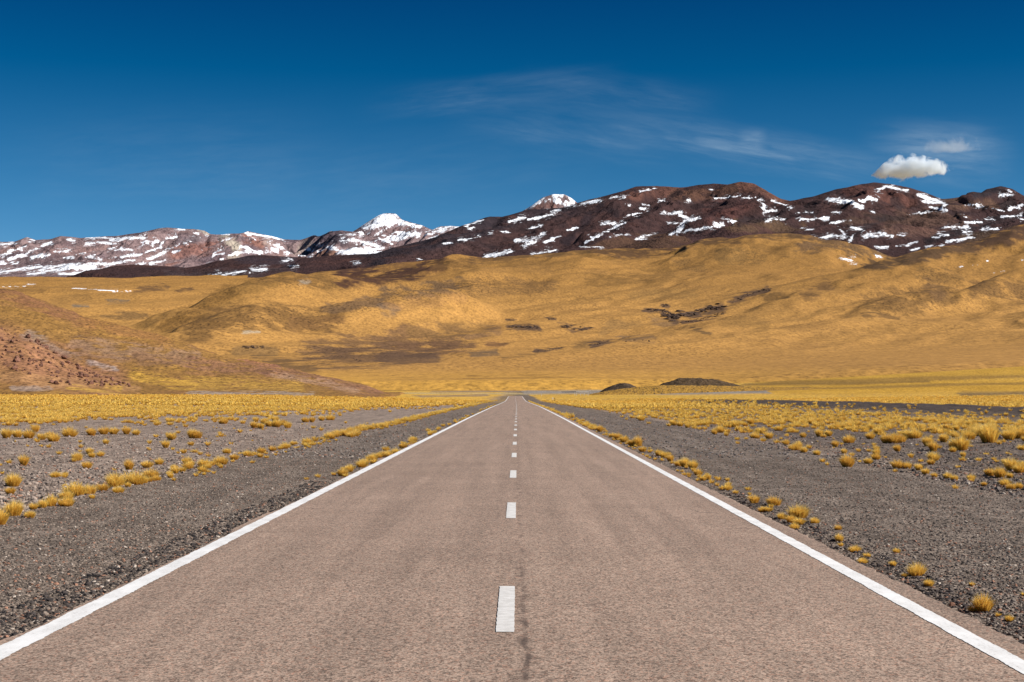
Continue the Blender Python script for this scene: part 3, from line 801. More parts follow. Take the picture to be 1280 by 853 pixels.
for w, *p in ((18, 750, 165, 890, 152), (30, 680, 345, 790, 350), (14, 1000, 215, 1060, 225), (16, 740, 450, 900, 430), (20, 940, 465, 1100, 430), (26, 1130, 275, 1280, 270), (14, 430, 410, 500, 380), (14, 850, 310, 900, 295), (12, 1180, 350, 1280, 350)):
    W(4, w, *p, v=0.68)
for w, *p in ((20, 0, 390, 60, 330, 160, 310), (18, 0, 290, 70, 310), (16, 0, 415, 250, 382), (8, 270, 168, 380, 160, 450, 148), (8, 490, 165, 560, 158), (15, 620, 225, 630, 270), (20, 640, 265, 720, 255), (10, 590, 180, 630, 210), (11, 690, 185, 800, 220), (9, 800, 240, 840, 230), (20, 670, 330, 740, 310, 780, 325), (14, 900, 320, 1110, 312), (9, 940, 395, 985, 395), (28, 1120, 175, 1200, 185, 1280, 200), (9, 1150, 268, 1180, 268), (9, 60, 175, 85, 178), (7, 230, 100, 245, 100), (14, 1200, 400, 1230, 430), (10, 1240, 520, 1280, 530)):
    W(5, w, *p)
for w, *p in ((40, 280, 370, 340, 320, 420, 350), (18, 880, 270, 990, 265), (34, 1000, 465, 1150, 440, 1280, 470), (14, 1130, 350, 1280, 330), (14, 900, 385, 930, 385)):
    W(5, w, *p, v=0.66)
for w, *p in ((26, 0, 190, 80, 235), (24, 60, 185, 140, 165, 190, 180), (9, 140, 260, 180, 272), (18, 190, 115, 260, 78, 340, 95, 410, 105), (24, 500, 140, 620, 180, 700, 215), (18, 540, 195, 620, 200), (15, 580, 230, 700, 255), (11, 860, 215, 960, 215), (8, 930, 230, 980, 230), (13, 1100, 140, 1200, 140), (13, 1160, 105, 1190, 130), (13, 1160, 250, 1280, 215), (8, 820, 300, 850, 305), (16, 850, 345, 970, 345), (9, 1000, 322, 1050, 322), (13, 1120, 305, 1260, 293), (17, 690, 380, 880, 380), (15, 970, 400, 1080, 390), (9, 830, 420, 900, 415), (9, 1250, 318, 1280, 315), (10, 650, 432, 720, 437), (7, 600, 455, 640, 455), (17, 700, 485, 800, 470, 920, 460), (27, 90, 445, 200, 425, 320, 450), (14, 10, 440, 0, 520), (11, 50, 550, 140, 548), (9, 350, 440, 400, 445), (12, 0, 380, 80, 400)):
    W(6, w, *p)
for w, *p in ((14, 430, 285, 590, 265), (10, 1050, 240, 1130, 262), (18, 560, 530, 690, 515), (14, 440, 550, 500, 540), (20, 160, 520, 260, 530), (18, 330, 515, 500, 490)):
    W(6, w, *p, v=0.68)
for w, *p in ((9, 60, 372, 140, 376), (14, 390, 440, 560, 410), (26, 610, 400, 710, 395), (12, 280, 460, 370, 420), (20, 845, 335, 875, 335), (12, 890, 375, 960, 370), (10, 840, 438, 870, 436), (18, 0, 488, 70, 488), (7, 880, 318, 905, 322)):
    W(2, w, *p)
W(1, 9, 1050, 485, 1130, 482); W(1, 16, 1245, 492, 1280, 485); W(1, 9, 545, 487, 590, 485)
rng_s = np.clip(0.5 + wob, 0, 1)
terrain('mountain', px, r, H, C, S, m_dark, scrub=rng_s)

# ------------------------------------------------------------------ SNOWY RANGE far behind
m_far = terrain_material('snowy_mountain', 0.003, 0.03, 1.0, 70.0, 0.20, 10.0, (66, 54, 58), 0.5, 0.6)
px = np.arange(-170, 800, 1.0)
r = np.linspace(14500, 24500, 420)
BASE = survey([-170, 800], [14000, 25000], [[356, 356], [352, 352]], px, r)
X, Y = world_xy(px, r)
crestF = [(-170, 300), (-90, 306), (0, 302.4), (18.6, 302.4), (33.7, 296.5), (45.6, 300.4), (64, 298.7), (76, 295), (101, 297.8), (128, 296), (148.5, 295.3), (175.5, 291), (185.6, 288.6), (199, 285.5), (212.6, 284.9), (227, 286.4), (240.7, 286), (255.9, 288.6), (262.6, 292.8), (277.8, 293.6), (288, 292.3), (304, 291), (310, 289), (328, 293.6), (340, 296), (355.4, 299.5), (381, 299.5), (394, 293.6), (401, 294.5), (413, 289.4), (426, 288.2), (446, 290), (500, 296), (560, 304), (600, 315)]
ridges = [
    (crestF, [(-170, 21000), (240, 20500), (380, 21500), (420, 19000), (600, 18500)], 4600, 1800, 1.3),
    ([(425, 300), (446, 287.5), (466, 274.8), (474, 269.5), (479.7, 267.2), (487, 266.6), (494.9, 267), (503.3, 274.8), (518.5, 279), (528.6, 281.6), (535.4, 285), (560, 294)], 21500, 3000, 1500, 1.1),
    ([(415, 305), (440, 298), (455, 294), (470, 297), (490, 293), (515, 287), (532, 285), (545, 290)], 19000, 2600, 900, 1.2),
    ([(500, 318), (530, 293), (550.6, 282.4), (565, 282), (576, 283.3), (600, 284), (620, 290)], 18000, 2500, 1200, 1.2),
    ([(620, 285), (653, 264), (666.4, 256.3), (680, 246.2), (691.7, 242.8), (707, 243.6), (715.3, 247.8), (722, 253), (745, 268)], 15800, 1200, 900, 1.1),
    ([(60, 345), (110, 325), (170, 311), (200, 303), (225, 297)], [(60, 17500), (225, 19600)], 1500, 800, 1.1),
    ([(220, 335), (260, 318), (300, 303), (320, 296), (345, 306), (375, 320)], [(220, 17500), (375, 18600)], 1500, 800, 1.1),
]
H = BASE.copy()
for cr, rc_, fr, bk, shp in ridges:
    hgt, _ = ridge(px, r, BASE, cr, rc_, fr, bk, shp, 1.1, 40, 0.15, 1, 10, 45.0)
    H = smax(H, hgt, 25)
e = np.clip((H - BASE) / 500, 0, 1)
crestd = np.minimum(np.interp(px, *np.array(crestF).T), np.minimum(np.interp(px, *np.array(ridges[1][0]).T, left=400, right=400), np.interp(px, *np.array(ridges[4][0]).T, left=400, right=400)))
calm = sstep(0, 14, row_of(r[:, None], H) - crestd[None, :])
Q = X - 0.6 * Y
g1 = ridged(Q / 900 + 0.5 * fbm(X / 1500, Y / 1500, 4, 101), Y / 3200, 4, 103)
g2 = ridged(Q / 340 + 0.5 * fbm(X / 600, Y / 600, 4, 107), Y / 1600, 4, 108)
H += 340 * e * calm * (g1 - 0.7) + 110 * e * calm * (g2 - 0.7)
H += 60 * e * fbm(X / 700, Y / 700, 5, 105, 0.58) * (0.22 + 0.78 * calm)
PX = np.broadcast_to(px[None, :], H.shape); PY = row_of(r[:, None], H)
wob = fbm(X / 900, Y / 900, 5, 111, 0.6); wob2 = fbm(X / 900, Y / 900, 5, 117, 0.6)
RAG = fbm(X / 450, Y / 500, 5, 113, 0.62)
PXw, PYw = PX + 5 * wob + 4 * RAG, PY + 2.5 * wob2 + 2 * RAG
C = np.empty(H.shape + (3,)); C[:] = alb(140, 118, 117)
C += (alb(106, 90, 96) - C) * (sstep(0, 0.5, wob) * 0.8)[..., None]
C += (alb(140, 110, 104) - C) * (sstep(0.1, 0.6, wob2) * 0.7)[..., None]
G(2, 70, (140, 98, 86), 0, 310, 150, 260, 380, 250, op=0.8); G(2, 50, (150, 104, 88), 560, 180, 680, 210, op=0.8); G(2, 60, (190, 178, 160), 430, 190, 500, 215, 480, 290, op=0.9)
G(2, 40, (176, 160, 146), 940, 260, 1030, 205, op=0.8); G(2, 40, (170, 150, 140), 720, 190, 800, 230, op=0.7); G(2, 40, (152, 112, 92), 1050, 290, 1230, 280, op=0.8); G(2, 24, (190, 176, 160), 220, 112, 290, 130, op=0.8)
G(2, 60, (62, 58, 70), 1120, 150, 1280, 180, op=0.8); G(2, 40, (92, 86, 92), 0, 190, 250, 160, op=0.6); G(1, 60, (96, 76, 80), 330, 230, 500, 200, op=0.6)
G(1, 30, (150, 120, 112), 0, 275, 130, 235, op=0.7); G(1, 80, (90, 76, 80), 150, 340, 700, 345, op=0.6); G(1, 60, (96, 82, 86), 0, 480, 700, 470, op=0.8); G(1, 60, (120, 96, 92), 1100, 270, 1280, 200, op=0.6)
G(4, 50, (116, 84, 76), 200, 220, 330, 210, op=0.8); G(3, 60, (104, 82, 82), 200, 430, 560, 420, op=0.6); G(3, 40, (74, 62, 66), 40, 510, 120, 520, op=0.7)
S = 0.20 * np.clip(0.6 + 1.0 * wob2, 0, 1) * e
RG2 = fbm(X / 160, Y / 200, 4, 115, 0.6)
PXs, PYs = PX + 3.6 * RAG + 3.0 * RG2, PY + 1.2 * RAG + 1.2 * RG2
for w, *p in ((14, 0, 210, 110, 200), (22, 200, 185, 240, 185), (13, 0, 310, 130, 250, 200, 225), (24, 70, 325, 190, 285, 300, 235, 370, 195), (13, 90, 355, 125, 352), (14, 500, 175, 545, 185), (15, 240, 310, 300, 290), (14, 310, 300, 370, 290), (15, 400, 265, 530, 262), (20, 480, 310, 550, 310), (11, 560, 280, 620, 268), (14, 640, 163, 830, 163), (22, 820, 175, 1060, 160), (13, 640, 205, 700, 200), (17, 720, 195, 870, 210), (28, 650, 300, 740, 320), (16, 700, 285, 690, 300), (15, 800, 240, 980, 255), (18, 890, 300, 1040, 290, 1170, 235), (11, 1040, 200, 1100, 205), (20, 1130, 215, 1165, 190, 1190, 205), (13, 790, 315, 850, 300), (24, 1100, 320, 1230, 270), (13, 1230, 250, 1280, 235), (15, 1110, 355, 1220, 325), (9, 1010, 360, 1070, 352), (20, 0, 415, 150, 395, 300, 375), (48, 330, 395, 500, 380, 700, 375), (24, 600, 365, 850, 345, 1010, 325), (13, 210, 432, 340, 425), (19, 440, 435, 640, 420, 790, 425), (11, 0, 462, 110, 460), (15, 1200, 175, 1280, 165), (13, 0, 350, 30, 350), (9, 1090, 125, 1060, 150)):
    W(1, w, *p)
for w, *p in ((20, 0, 160, 50, 150), (9, 70, 102, 110, 102), (17, 185, 130, 205, 130), (14, 0, 245, 60, 210), (10, 100, 205, 150, 195), (9, 20, 265, 70, 255), (10, 390, 138, 440, 138), (10, 310, 290, 340, 260, 400, 230), (18, 290, 315, 340, 285, 400, 280), (9, 380, 325, 400, 320), (9, 440, 300, 560, 220), (34, 560, 225, 600, 260, 700, 265, 790, 265), (20, 500, 285, 600, 260), (26, 590, 140, 570, 122), (15, 600, 130, 720, 150, 850, 180), (7, 640, 180, 620, 165), (26, 840, 285, 870, 285), (9, 950, 295, 1000, 290), (18, 1030, 248, 1040, 248), (13, 1090, 260, 1150, 250), (30, 1180, 230, 1280, 270), (11, 1020, 300, 1050, 300)):
    W(2, w, *p)
W(2, 26, 1060, 210, 1130, 215, v=0.66); W(2, 16, 700, 190, 800, 220, v=0.6)
for w, *p in ((46, 180, 385, 300, 355, 420, 350), (40, 270, 325, 340, 295, 430, 300), (30, 430, 335, 500, 362, 600, 375), (56, 0, 560, 180, 560, 300, 545), (36, 180, 490, 260, 510, 300, 545), (15, 300, 465, 390, 505), (38, 370, 465, 470, 460, 570, 430), (15, 440, 425, 550, 425), (13, 320, 440, 340, 442), (15, 30, 495, 60, 495), (34, 690, 410, 880, 385), (16, 610, 480, 760, 450), (20, 640, 440, 700, 420)):
    W(3, w, *p)
W(3, 60, 220, 375, 330, 330, 430, 340, 480, 365); W(3, 40, 250, 350, 340, 300, 430, 300); W(3, 60, 40, 470, 200, 500, v=0.6); W(3, 30, 20, 440, 300, 420, v=0.55)
for w, *p in ((22, 130, 245, 270, 170), (14, 280, 190, 330, 175), (20, 330, 142, 440, 152, 490, 185), (44, 355, 180, 420, 205), (18, 430, 190, 450, 215)):
    W(4, w, *p)
terrain('mountains', px, r, H, C, S, m_far, scrub=np.clip(0.5 + wob, 0, 1))

# ------------------------------------------------------------------ ROAD
m_road, nt, out = material('worn_asphalt')
P = nt.pos()
X_, Y_, Z_ = nt.sep(P)
Pr = nt.scale(P, (1.0, 0.55, 1.0))
c1 = nt.voro(Pr, 85.0); c2 = nt.voro(Pr, 42.0)
n1 = nt.noise(Pr, 130, 2, 0.6)
v = nt.math('ADD', nt.math('MULTIPLY', nt.grey(c1), 0.5), nt.math('ADD', nt.math('MULTIPLY', nt.grey(c2), 0.22), nt.math('MULTIPLY', n1, 0.35)))
k = nt.ramp(v, 0.24, 0.82, 0.38, 1.60, False)
big = nt.noise(nt.scale(P, (2.2, 0.07, 1)), 1.0, 6, 0.65)
big2 = nt.noise(nt.scale(P, (0.35, 0.5, 1)), 1.0, 5, 0.6)
k = nt.math('MULTIPLY', k, nt.ramp(big, 0.3, 0.7, 0.80, 1.16, False))
k = nt.math('MULTIPLY', k, nt.ramp(big2, 0.3, 0.7, 0.91, 1.08, False))
tint = nt.mix(nt.noise(P, 21, 4, 0.7), alb(155, 135, 119), alb(168, 143, 125))
tint = nt.mix(nt.ramp(nt.grey(nt.voro(P, 60.0)), 0.86, 0.9), tint, alb(164, 128, 108))
c = nt.mix(1.0, tint, nt.comb(k, k, k), 'MULTIPLY')
wv = nt.noise(nt.scale(P, (0, 0.9, 0)), 1.0, 4, 0.6)
def seam(x0, amp, w, lo, hi, dark, y1=900.0):
    global c
    d = nt.math('ABSOLUTE', nt.math('SUBTRACT', nt.math('SUBTRACT', X_, x0), nt.math('MULTIPLY', nt.math('SUBTRACT', wv, 0.5), amp)))
    m = nt.math('MULTIPLY', nt.ramp(d, w, w * 0.2), nt.ramp(Y_, y1, y1 * 0.6))
    brk = nt.ramp(nt.noise(nt.scale(P, (2.0, 1.3, 1)), 1.7, 4, 0.7), lo, hi)
    c = nt.mix(nt.math('MULTIPLY', nt.math('MULTIPLY', m, brk), dark), c, alb(84, 70, 62))
seam(0.055, 0.16, 0.032, 0.30, 0.58, 0.75, 19.0)
seam(0.02, 0.30, 0.05, 0.42, 0.68, 0.55, 130.0)
seam(0.06, 0.22, 0.16, 0.42, 0.8, 0.28)
seam(-0.30, 0.14, 0.09, 0.45, 0.75, 0.35)
seam(1.75, 0.9, 0.28, 0.45, 0.8, 0.30)
seam(-1.9, 0.9, 0.30, 0.45, 0.8, 0.26)
seam(-3.2, 0.2, 0.16, 0.45, 0.8, 0.35)
# cross cracks
cr = nt.noise(nt.comb(nt.math('MULTIPLY', X_, 0.35), nt.math('MULTIPLY', Y_, 0.25), 0.0), 1.0, 3, 0.5)
crm = nt.math('MULTIPLY', nt.ramp(nt.math('ABSOLUTE', nt.math('SUBTRACT', cr, 0.52)), 0.0022, 0.0004), nt.ramp(big2, 0.5, 0.62))
c = nt.mix(nt.math('MULTIPLY', crm, 0.55), c, alb(92, 76, 68))
hb = nt.math('ADD', nt.math('MULTIPLY', nt.voro(P, 85.0, 'Distance'), -1.0), nt.math('MULTIPLY', n1, 0.4))
principled(nt, out, c, 0.85, bump(nt, hb, 0.25, 0.005), 0.25)

def strip(name, xl, xr, ys, dz, mat, side=0.0):
    """ribbon following the road; xl, xr arrays of offsets from the centre line"""
    cx = road_x(ys); z = road_z(np.maximum(ys, 3)) + dz
    nx = 9
    rows = []
    for k in range(nx):
        t = k / (nx - 1)
        x = xl * (1 - t) + xr * t
        crown = -0.010 * np.abs(x)
        rows.append(np.stack([cx + x, ys, z + crown + 0.012], -1))
    if side:
        a = rows[0].copy(); a[:, 0] -= 0.06; a[:, 2] -= side
        b = rows[-1].copy(); b[:, 0] += 0.06; b[:, 2] -= side
        rows = [a] + rows + [b]
    co = np.stack(rows, 1)
    o = mesh_obj(name, co.reshape(-1, 3), grid_faces(len(ys), co.shape[1])[:, :], mat, smooth=not side)
    o['kind'] = 'structure'
    return o
ys = np.concatenate([np.arange(-40, 4, 1.0), np.arange(4, 60, 0.06), np.arange(60, 200, 0.4), np.arange(200, 900, 4.0)])
rag = lambda y, s: 0.035 * fbm(y * 1.1, y * 0 + s, 4, 121) + 0.02 * fbm(y * 6, y * 0 + s, 3, 122)
el = -3.53 + rag(ys, 0.3) - 0.08 * sstep(0.05, 0.5, fbm(ys * 0.25, ys * 0 + 9.1, 2, 123))
er = 3.72 + rag(ys, 5.3) * 1.3
strip('road', el, er, ys, 0.0, m_road, 0.25)

m_line, nt, out = material('worn_white_paint')
P = nt.pos()
n1 = nt.noise(P, 45, 5, 0.7); n2 = nt.noise(nt.scale(P, (1, 0.4, 1)), 5, 5, 0.7)
d = nt.math('MULTIPLY', nt.ramp(n1, 0.53, 0.66), nt.ramp(n2, 0.36, 0.62))
c = nt.mix(nt.ramp(n2, 0.3, 0.7), (0.80, 0.79, 0.77), (0.66, 0.65, 0.63))
c = nt.mix(nt.math('MULTIPLY', d, 0.7), c, alb(150, 132, 120))
principled(nt, out, c, 0.7, None, 0.3)
yl = np.concatenate([np.arange(-40, 4, 1.0), np.arange(4, 60, 0.04), np.arange(60, 200, 0.4), np.arange(200, 850, 4.0)])
def edge_n(y, s):
    return 0.016 * fbm(y * 1.6, y * 0 + s, 4, 131) + 0.012 * fbm(y * 12, y * 0 + s, 3, 132)
lw = 0.095 + 0.0 * yl
far_w = 0.0
eln = np.interp(yl, ys, el)
strip('road_marking', np.maximum(-3.40 - 0.095 + edge_n(yl, 1.1), eln + 0.005), -3.40 + 0.095 + edge_n(yl, 2.1), yl, 0.004, m_line)
strip('road_marking', 3.40 - 0.085 + edge_n(yl, 3.1) * 0.7, 3.40 + 0.085 + edge_n(yl, 4.1) * 0.7, yl, 0.004, m_line)
m_dash, nt, out = material('worn_dash_paint')
P = nt.pos()
n1 = nt.noise(P, 60, 4, 0.7); n2 = nt.noise(P, 9, 4, 0.7)
c = nt.mix(nt.ramp(n2, 0.3, 0.7), (0.68, 0.66, 0.63), (0.52, 0.50, 0.47))
c = nt.mix(nt.math('MULTIPLY', nt.ramp(n1, 0.56, 0.75), 0.55), c, alb(160, 140, 126))
principled(nt, out, c, 0.75, None, 0.3)
y0 = 11.47
for k in range(-4, 78):
    a = y0 + 10.47 * k
    yd = np.linspace(a, a + (2.72 if k == 0 else 3.15), 40)
    e0 = 0.006 * fbm(yd * 9, yd * 0 + k * 1.7, 3, 141); e1 = 0.006 * fbm(yd * 9, yd * 0 + k * 1.7 + 50, 3, 142)
    off = 0.02 if k < 3 else 0.0
    strip('lane_dash', 0.035 - 0.068 + e0, 0.035 + 0.068 + e1, yd, 0.004, m_dash)

# ------------------------------------------------------------------ STONES of the verge
m_stone, nt, out = material('verge_stone')
P = nt.pos()
tn = nt.attr('tone', 'Color')
n = nt.noise(P, 60, 3, 0.6)
k = nt.ramp(n, 0.3, 0.7, 0.75, 1.2, False)
principled(nt, out, nt.mix(1.0, tn, nt.comb(k, k, k), 'MULTIPLY'), 0.9, None, 0.2)
def ico():
    t = (1 + 5 ** 0.5) / 2
    v = np.array([(-1, t, 0), (1, t, 0), (-1, -t, 0), (1, -t, 0), (0, -1, t), (0, 1, t), (0, -1, -t), (0, 1, -t), (t, 0, -1), (t, 0, 1), (-t, 0, -1), (-t, 0, 1)], float)
    v /= np.linalg.norm(v[0])
    f = np.array([(0, 11, 5), (0, 5, 1), (0, 1, 7), (0, 7, 10), (0, 10, 11), (1, 5, 9), (5, 11, 4), (11, 10, 2), (10, 7, 6), (7, 1, 8), (3, 9, 4), (3, 4, 2), (3, 2, 6), (3, 6, 8), (3, 8, 9), (4, 9, 5), (2, 4, 11), (6, 2, 10), (8, 6, 7), (9, 8, 1)])
    return v, f
IV, IF = ico()
def scatter_stones(xs, ysn, size, tones):
    n = len(xs)
    v = IV[None] * (1 + rng.uniform(-0.28, 0.28, (n, 12, 1)))
    v = v * (size[:, None, None] * np.stack([rng.uniform(0.7, 1.3, n), rng.uniform(0.7, 1.3, n), rng.uniform(0.45, 0.9, n)], -1)[:, None, :])
    a = rng.uniform(0, 6.28, n); ca, sa = np.cos(a)[:, None], np.sin(a)[:, None]
    x = v[..., 0] * ca - v[..., 1] * sa; y = v[..., 0] * sa + v[..., 1] * ca
    zg = verge_z(xs, ysn)
    co = np.stack([x + xs[:, None], y + ysn[:, None], v[..., 2] + zg[:, None] + size[:, None] * 0.15], -1)
    f = IF[None] + (np.arange(n) * 12)[:, None, None]
    return co.reshape(-1, 3), f.reshape(-1, 3), np.repeat(tones, 12, 0)
def stone_spots(n, d0, d1, xlo, xhi, power=1.0):
    y = d0 * (d1 / d0) ** (rng.random(n) ** power)
    x = rng.uniform(0, 1, n)
    lo = np.maximum(xlo, -0.36 * y - 1) if xlo < 0 else np.full(n, xlo)
    hi = np.minimum(xhi, 0.36 * y + 1) if xhi > 0 else np.full(n, xhi)
    ok = hi > lo
    x = lo + (hi - lo) * x
    return x[ok], y[ok]
cos_, fs_, ts_, off_ = [], [], [], 0
def tones(n, a, b, red=0.15):
    t = rng.random((n, 1))
    c = alb(*a) * (1 - t) + alb(*b) * t
    r_ = rng.random(n) < red
    c[r_] = alb(150, 112, 92) * rng.uniform(0.6, 1.4, (r_.sum(), 1))
    w_ = rng.random(n) < 0.03
    c[w_] = alb(190, 176, 162)
    return c
def put(n, d0, d1, xlo, xhi, smin, smax_, a, b, power=1.0, red=0.12):
    global off_
    x, y = stone_spots(n, d0, d1, xlo, xhi, power)
    s = smin * (smax_ / smin) ** (rng.random(len(x)) ** 2.2)
    co, f, t = scatter_stones(x, y, s, tones(len(x), a, b, red))
    cos_.append(co); fs_.append(f + off_); ts_.append(t); off_ += len(co)
put(34000, 10, 45, -7.6, -3.62, 0.007, 0.024, (72, 64, 58), (156, 140, 126))
put(40000, 9, 45, 3.86, 9.6, 0.007, 0.024, (66, 59, 55), (150, 136, 124))
put(22000, 18, 95, -30, -7.6, 0.012, 0.06, (88, 78, 72), (176, 158, 144))
put(22000, 26, 110, 9.2, 32, 0.012, 0.055, (64, 57, 54), (150, 136, 126))
put(5200, 9, 34, -4.45, -3.60, 0.010, 0.034, (34, 32, 34), (84, 76, 72), 1.0, 0.05)
put(1800, 9, 30, 3.78, 4.25, 0.010, 0.034, (40, 36, 38), (90, 80, 76), 1.0, 0.05)
put(4000, 45, 150, 3.9, 9.5, 0.02, 0.05, (60, 54, 54), (150, 140, 134))
put(4000, 45, 150, -7.6, -3.7, 0.02, 0.05, (66, 58, 56), (160, 148, 138))
st = mesh_obj('gravel', np.concatenate(cos_), np.concatenate(fs_), m_stone, smooth=False)
vattr(st.data, 'tone', np.concatenate(ts_), 'FLOAT_VECTOR')
tag(st, 'loose grey and brown stones strewn over both verges', 'gravel', kind='stuff')

# ------------------------------------------------------------------ GRASS TUFTS
m_grass, nt, out = material('dry_ichu_grass')
hgt = nt.attr('hgt'); tv = nt.attr('tint')
oi = nt.new('ShaderNodeObjectInfo').outputs['Random']
c = nt.mix(nt.ramp(hgt, 0.0, 0.55), alb(196, 142, 58, 1.2), alb(244, 208, 100, 1.25))
c = nt.mix(nt.ramp(hgt, 0.5, 1.0), c, alb(252, 226, 146, 1.2))
c = nt.mix(nt.math('MULTIPLY', tv, 0.40), c, alb(220, 164, 68, 1.2))
c = nt.mix(nt.math('MULTIPLY', nt.ramp(oi, 0.45, 1.0), 0.30), c, alb(216, 156, 62, 1.15))
dif = nt.new('ShaderNodeBsdfDiffuse'); nt.put(dif.inputs[0], c)
tr = nt.new('ShaderNodeBsdfTranslucent'); nt.put(tr.inputs[0], c)
mx = nt.new('ShaderNodeMixShader'); mx.inputs[0].default_value = 0.42
nt.l.new(dif.outputs[0], mx.inputs[1]); nt.l.new(tr.outputs[0], mx.inputs[2]); nt.l.new(mx.outputs[0], out.inputs['Surface'])

def tuft_arrays(n, g, width=0.010, h=1.0, spread=1.0, lean=(0, 0), nclump=1):
    """n blades; unit tuft about 0.5 m across and 0.34 m high at h = spread = 1. Returns verts (n*5,3), faces (n*3,3), hgt, tint"""
    cl = g.integers(0, nclump, n)
    cxs = g.normal(0, 0.065, nclump) if nclump > 1 else np.zeros(1)
    cys = g.normal(0, 0.05, nclump) if nclump > 1 else np.zeros(1)
    rad = np.sqrt(g.random(n)); a = g.uniform(0, 2 * np.pi, n)
    bx, by = rad * np.cos(a) * 0.085 * spread + cxs[cl], rad * np.sin(a) * 0.085 * spread + cys[cl]
    out_ = (0.10 + 1.0 * rad * g.uniform(0.55, 1.15, n)) * spread
    a2 = a + g.normal(0, 0.35, n)
    L = g.uniform(0.24, 0.44, n) * h * (1 - 0.12 * rad)
    dx, dy, dz = np.cos(a2) * out_ + lean[0], np.sin(a2) * out_ + lean[1], np.full(n, 1.0)
    nn = np.sqrt(dx**2 + dy**2 + dz**2); dx, dy, dz = dx / nn, dy / nn, dz / nn
    m = np.stack([bx + dx * L * 0.55, by + dy * L * 0.55, dz * L * 0.58], -1)
    tip = np.stack([bx + dx * L * 1.12, by + dy * L * 1.12, dz * L * (0.95 - 0.30 * rad)], -1)
    th = g.uniform(0, np.pi, n); wx, wy = np.cos(th) * width, np.sin(th) * width
    w = np.stack([wx, wy, wx * 0], -1)
    b = np.stack([bx, by, np.full(n, -0.02)], -1)
    v = np.stack([b - w * 0.9, b + w * 0.9, m - w * 0.75, m + w * 0.75, tip], 1)
    f = np.array([(0, 1, 3), (0, 3, 2), (2, 3, 4)])[None] + (np.arange(n) * 5)[:, None, None]
    hg = np.tile(np.array([0, 0, 0.55, 0.55, 1.0]), n)
    ti = np.repeat(g.random(n), 5)
    return v.reshape(-1, 3), f.reshape(-1, 3), hg, ti

g = np.random.default_rng(11)
VAR = []
for i in range(10):
    nc = [1, 1, 2, 1, 3, 2, 1, 4, 1, 3][i]
    v, f, hg, ti = tuft_arrays(620 if nc < 3 else 760, g, 0.0048, g.uniform(0.78, 1.02), g.uniform(0.8, 1.15), (g.normal(0, 0.14) - 0.06, g.normal(0, 0.1)), nc)
    me = mesh_obj('grass_tuft', v, f, m_grass, True, False)
    vattr(me, 'hgt', hg); vattr(me, 'tint', ti)
    VAR.append(me)

tufts = []          # (x, y, size, variant or None, label, group, flat)
def ground_at(px, py):
    """point of the verge seen at a photo column and row"""
    y = 1.75 * F / (py - HY)
    for _ in range(12):
        x = (px - CX) * y / F
        z = float(verge_z(np.array([x]), np.array([y]))[0])
        y = 0.5 * y + 0.5 * (EYE - z) * F / (py - HY)
    return (px - CX) * y / F, y
def hand(px, py, wpx, label, group, var=None, tall=1.0):
    x, y = ground_at(px, py)
    tufts.append([x, y, wpx * y / F / 0.43, var, label, group, tall])

GL, GRr, GV, GS, GF = 'tufts in the row along the left shoulder', 'tufts along the right asphalt edge', 'tufts on the stony left verge', 'tufts on the dark right verge', 'tufts of the dense left field'
LL = 'pale yellow grass tuft in the single row beside the left gravel shoulder'
LRE = 'small yellow grass tuft growing along the right asphalt edge'
LV = 'golden grass tuft scattered on the stony ground beyond the left row'
LS = 'golden grass tuft among dark gravel beyond the right shoulder'
LE = 'small pale grass tuft sprouting beside the left white line'
# right edge, nearest first
hand(1229, 765, 29, 'large round golden tuft standing nearest the camera on the right edge', GRr, 0, 1.35)
hand(1215, 765, 13, 'small tuft touching the left foot of the large round golden tuft', GRr, 3, 1.2)
hand(1262, 777, 14, 'low pale tuft to the right of the large round golden tuft', GRr, 1, 0.9)
hand(1248, 771, 9, 'tiny tuft between the large round golden tuft and the low pale one', GRr, 6, 0.8)
hand(1215, 733, 9, 'tiny lone tuft in the gravel behind the large round golden tuft', GRr, 8, 0.9)
hand(1146, 720, 22, 'split pale tuft on the right edge, beside a flat small one', GRr, 2, 1.2)
hand(1131, 721, 11, 'flat small tuft at the asphalt side of the split pale tuft', GRr, 3, 0.7)
hand(1161, 733, 16, 'low tuft leaning over the asphalt after the split pale tuft', GRr, 1, 0.8)
hand(1280, 745, 9, 'tiny tuft cut by the right border of the picture', GRr, 6, 0.8)
hand(1049, 677, 13, 'upright pale tuft standing alone past the big clump', GRr, 0, 1.4)
hand(1051, 683, 8, LRE, GRr, 3, 0.8); hand(1069, 690, 15, 'flat yellow tuft in line after the upright pale tuft', GRr, 2, 0.8); hand(1084, 697, 12, LRE, GRr, 1, 0.7)
hand(996, 648, 27, 'biggest spreading tuft of the clump at the right asphalt edge', GRr, 7, 0.95); hand(977, 649, 13, 'small tuft on the near left of the biggest spreading clump tuft', GRr, 2, 1.0)
hand(999, 656, 18, 'low tuft in front of the biggest spreading clump tuft', GRr, 3, 0.7)
hand(942, 629, 19, 'left one of two adjoining pale tufts before the big clump', GRr, 5, 0.9); hand(964, 632, 18, 'right one of two adjoining pale tufts before the big clump', GRr, 7, 1.0); hand(960, 640, 14, LRE, GRr, 1, 0.6)
hand(920, 617, 9, LRE, GRr, 2); hand(910, 613, 12, LRE, GRr, 4); hand(936, 613, 9, LRE, GRr, 6); hand(902, 612, 8, LRE, GRr, 6)
for p_ in ((884, 600, 13), (872, 594, 12), (879, 601, 10), (866, 586, 16), (856, 584, 16), (848, 583, 12), (838, 577, 12), (830, 573, 14), (823, 570, 10), (836, 569, 9), (890, 604, 8)):
    hand(*p_, LRE, GRr, random.randrange(10), 1.1)
hand(797, 558, 15, 'brown bushy tuft sticking out above its row at the right edge', GRr, 0, 1.5)
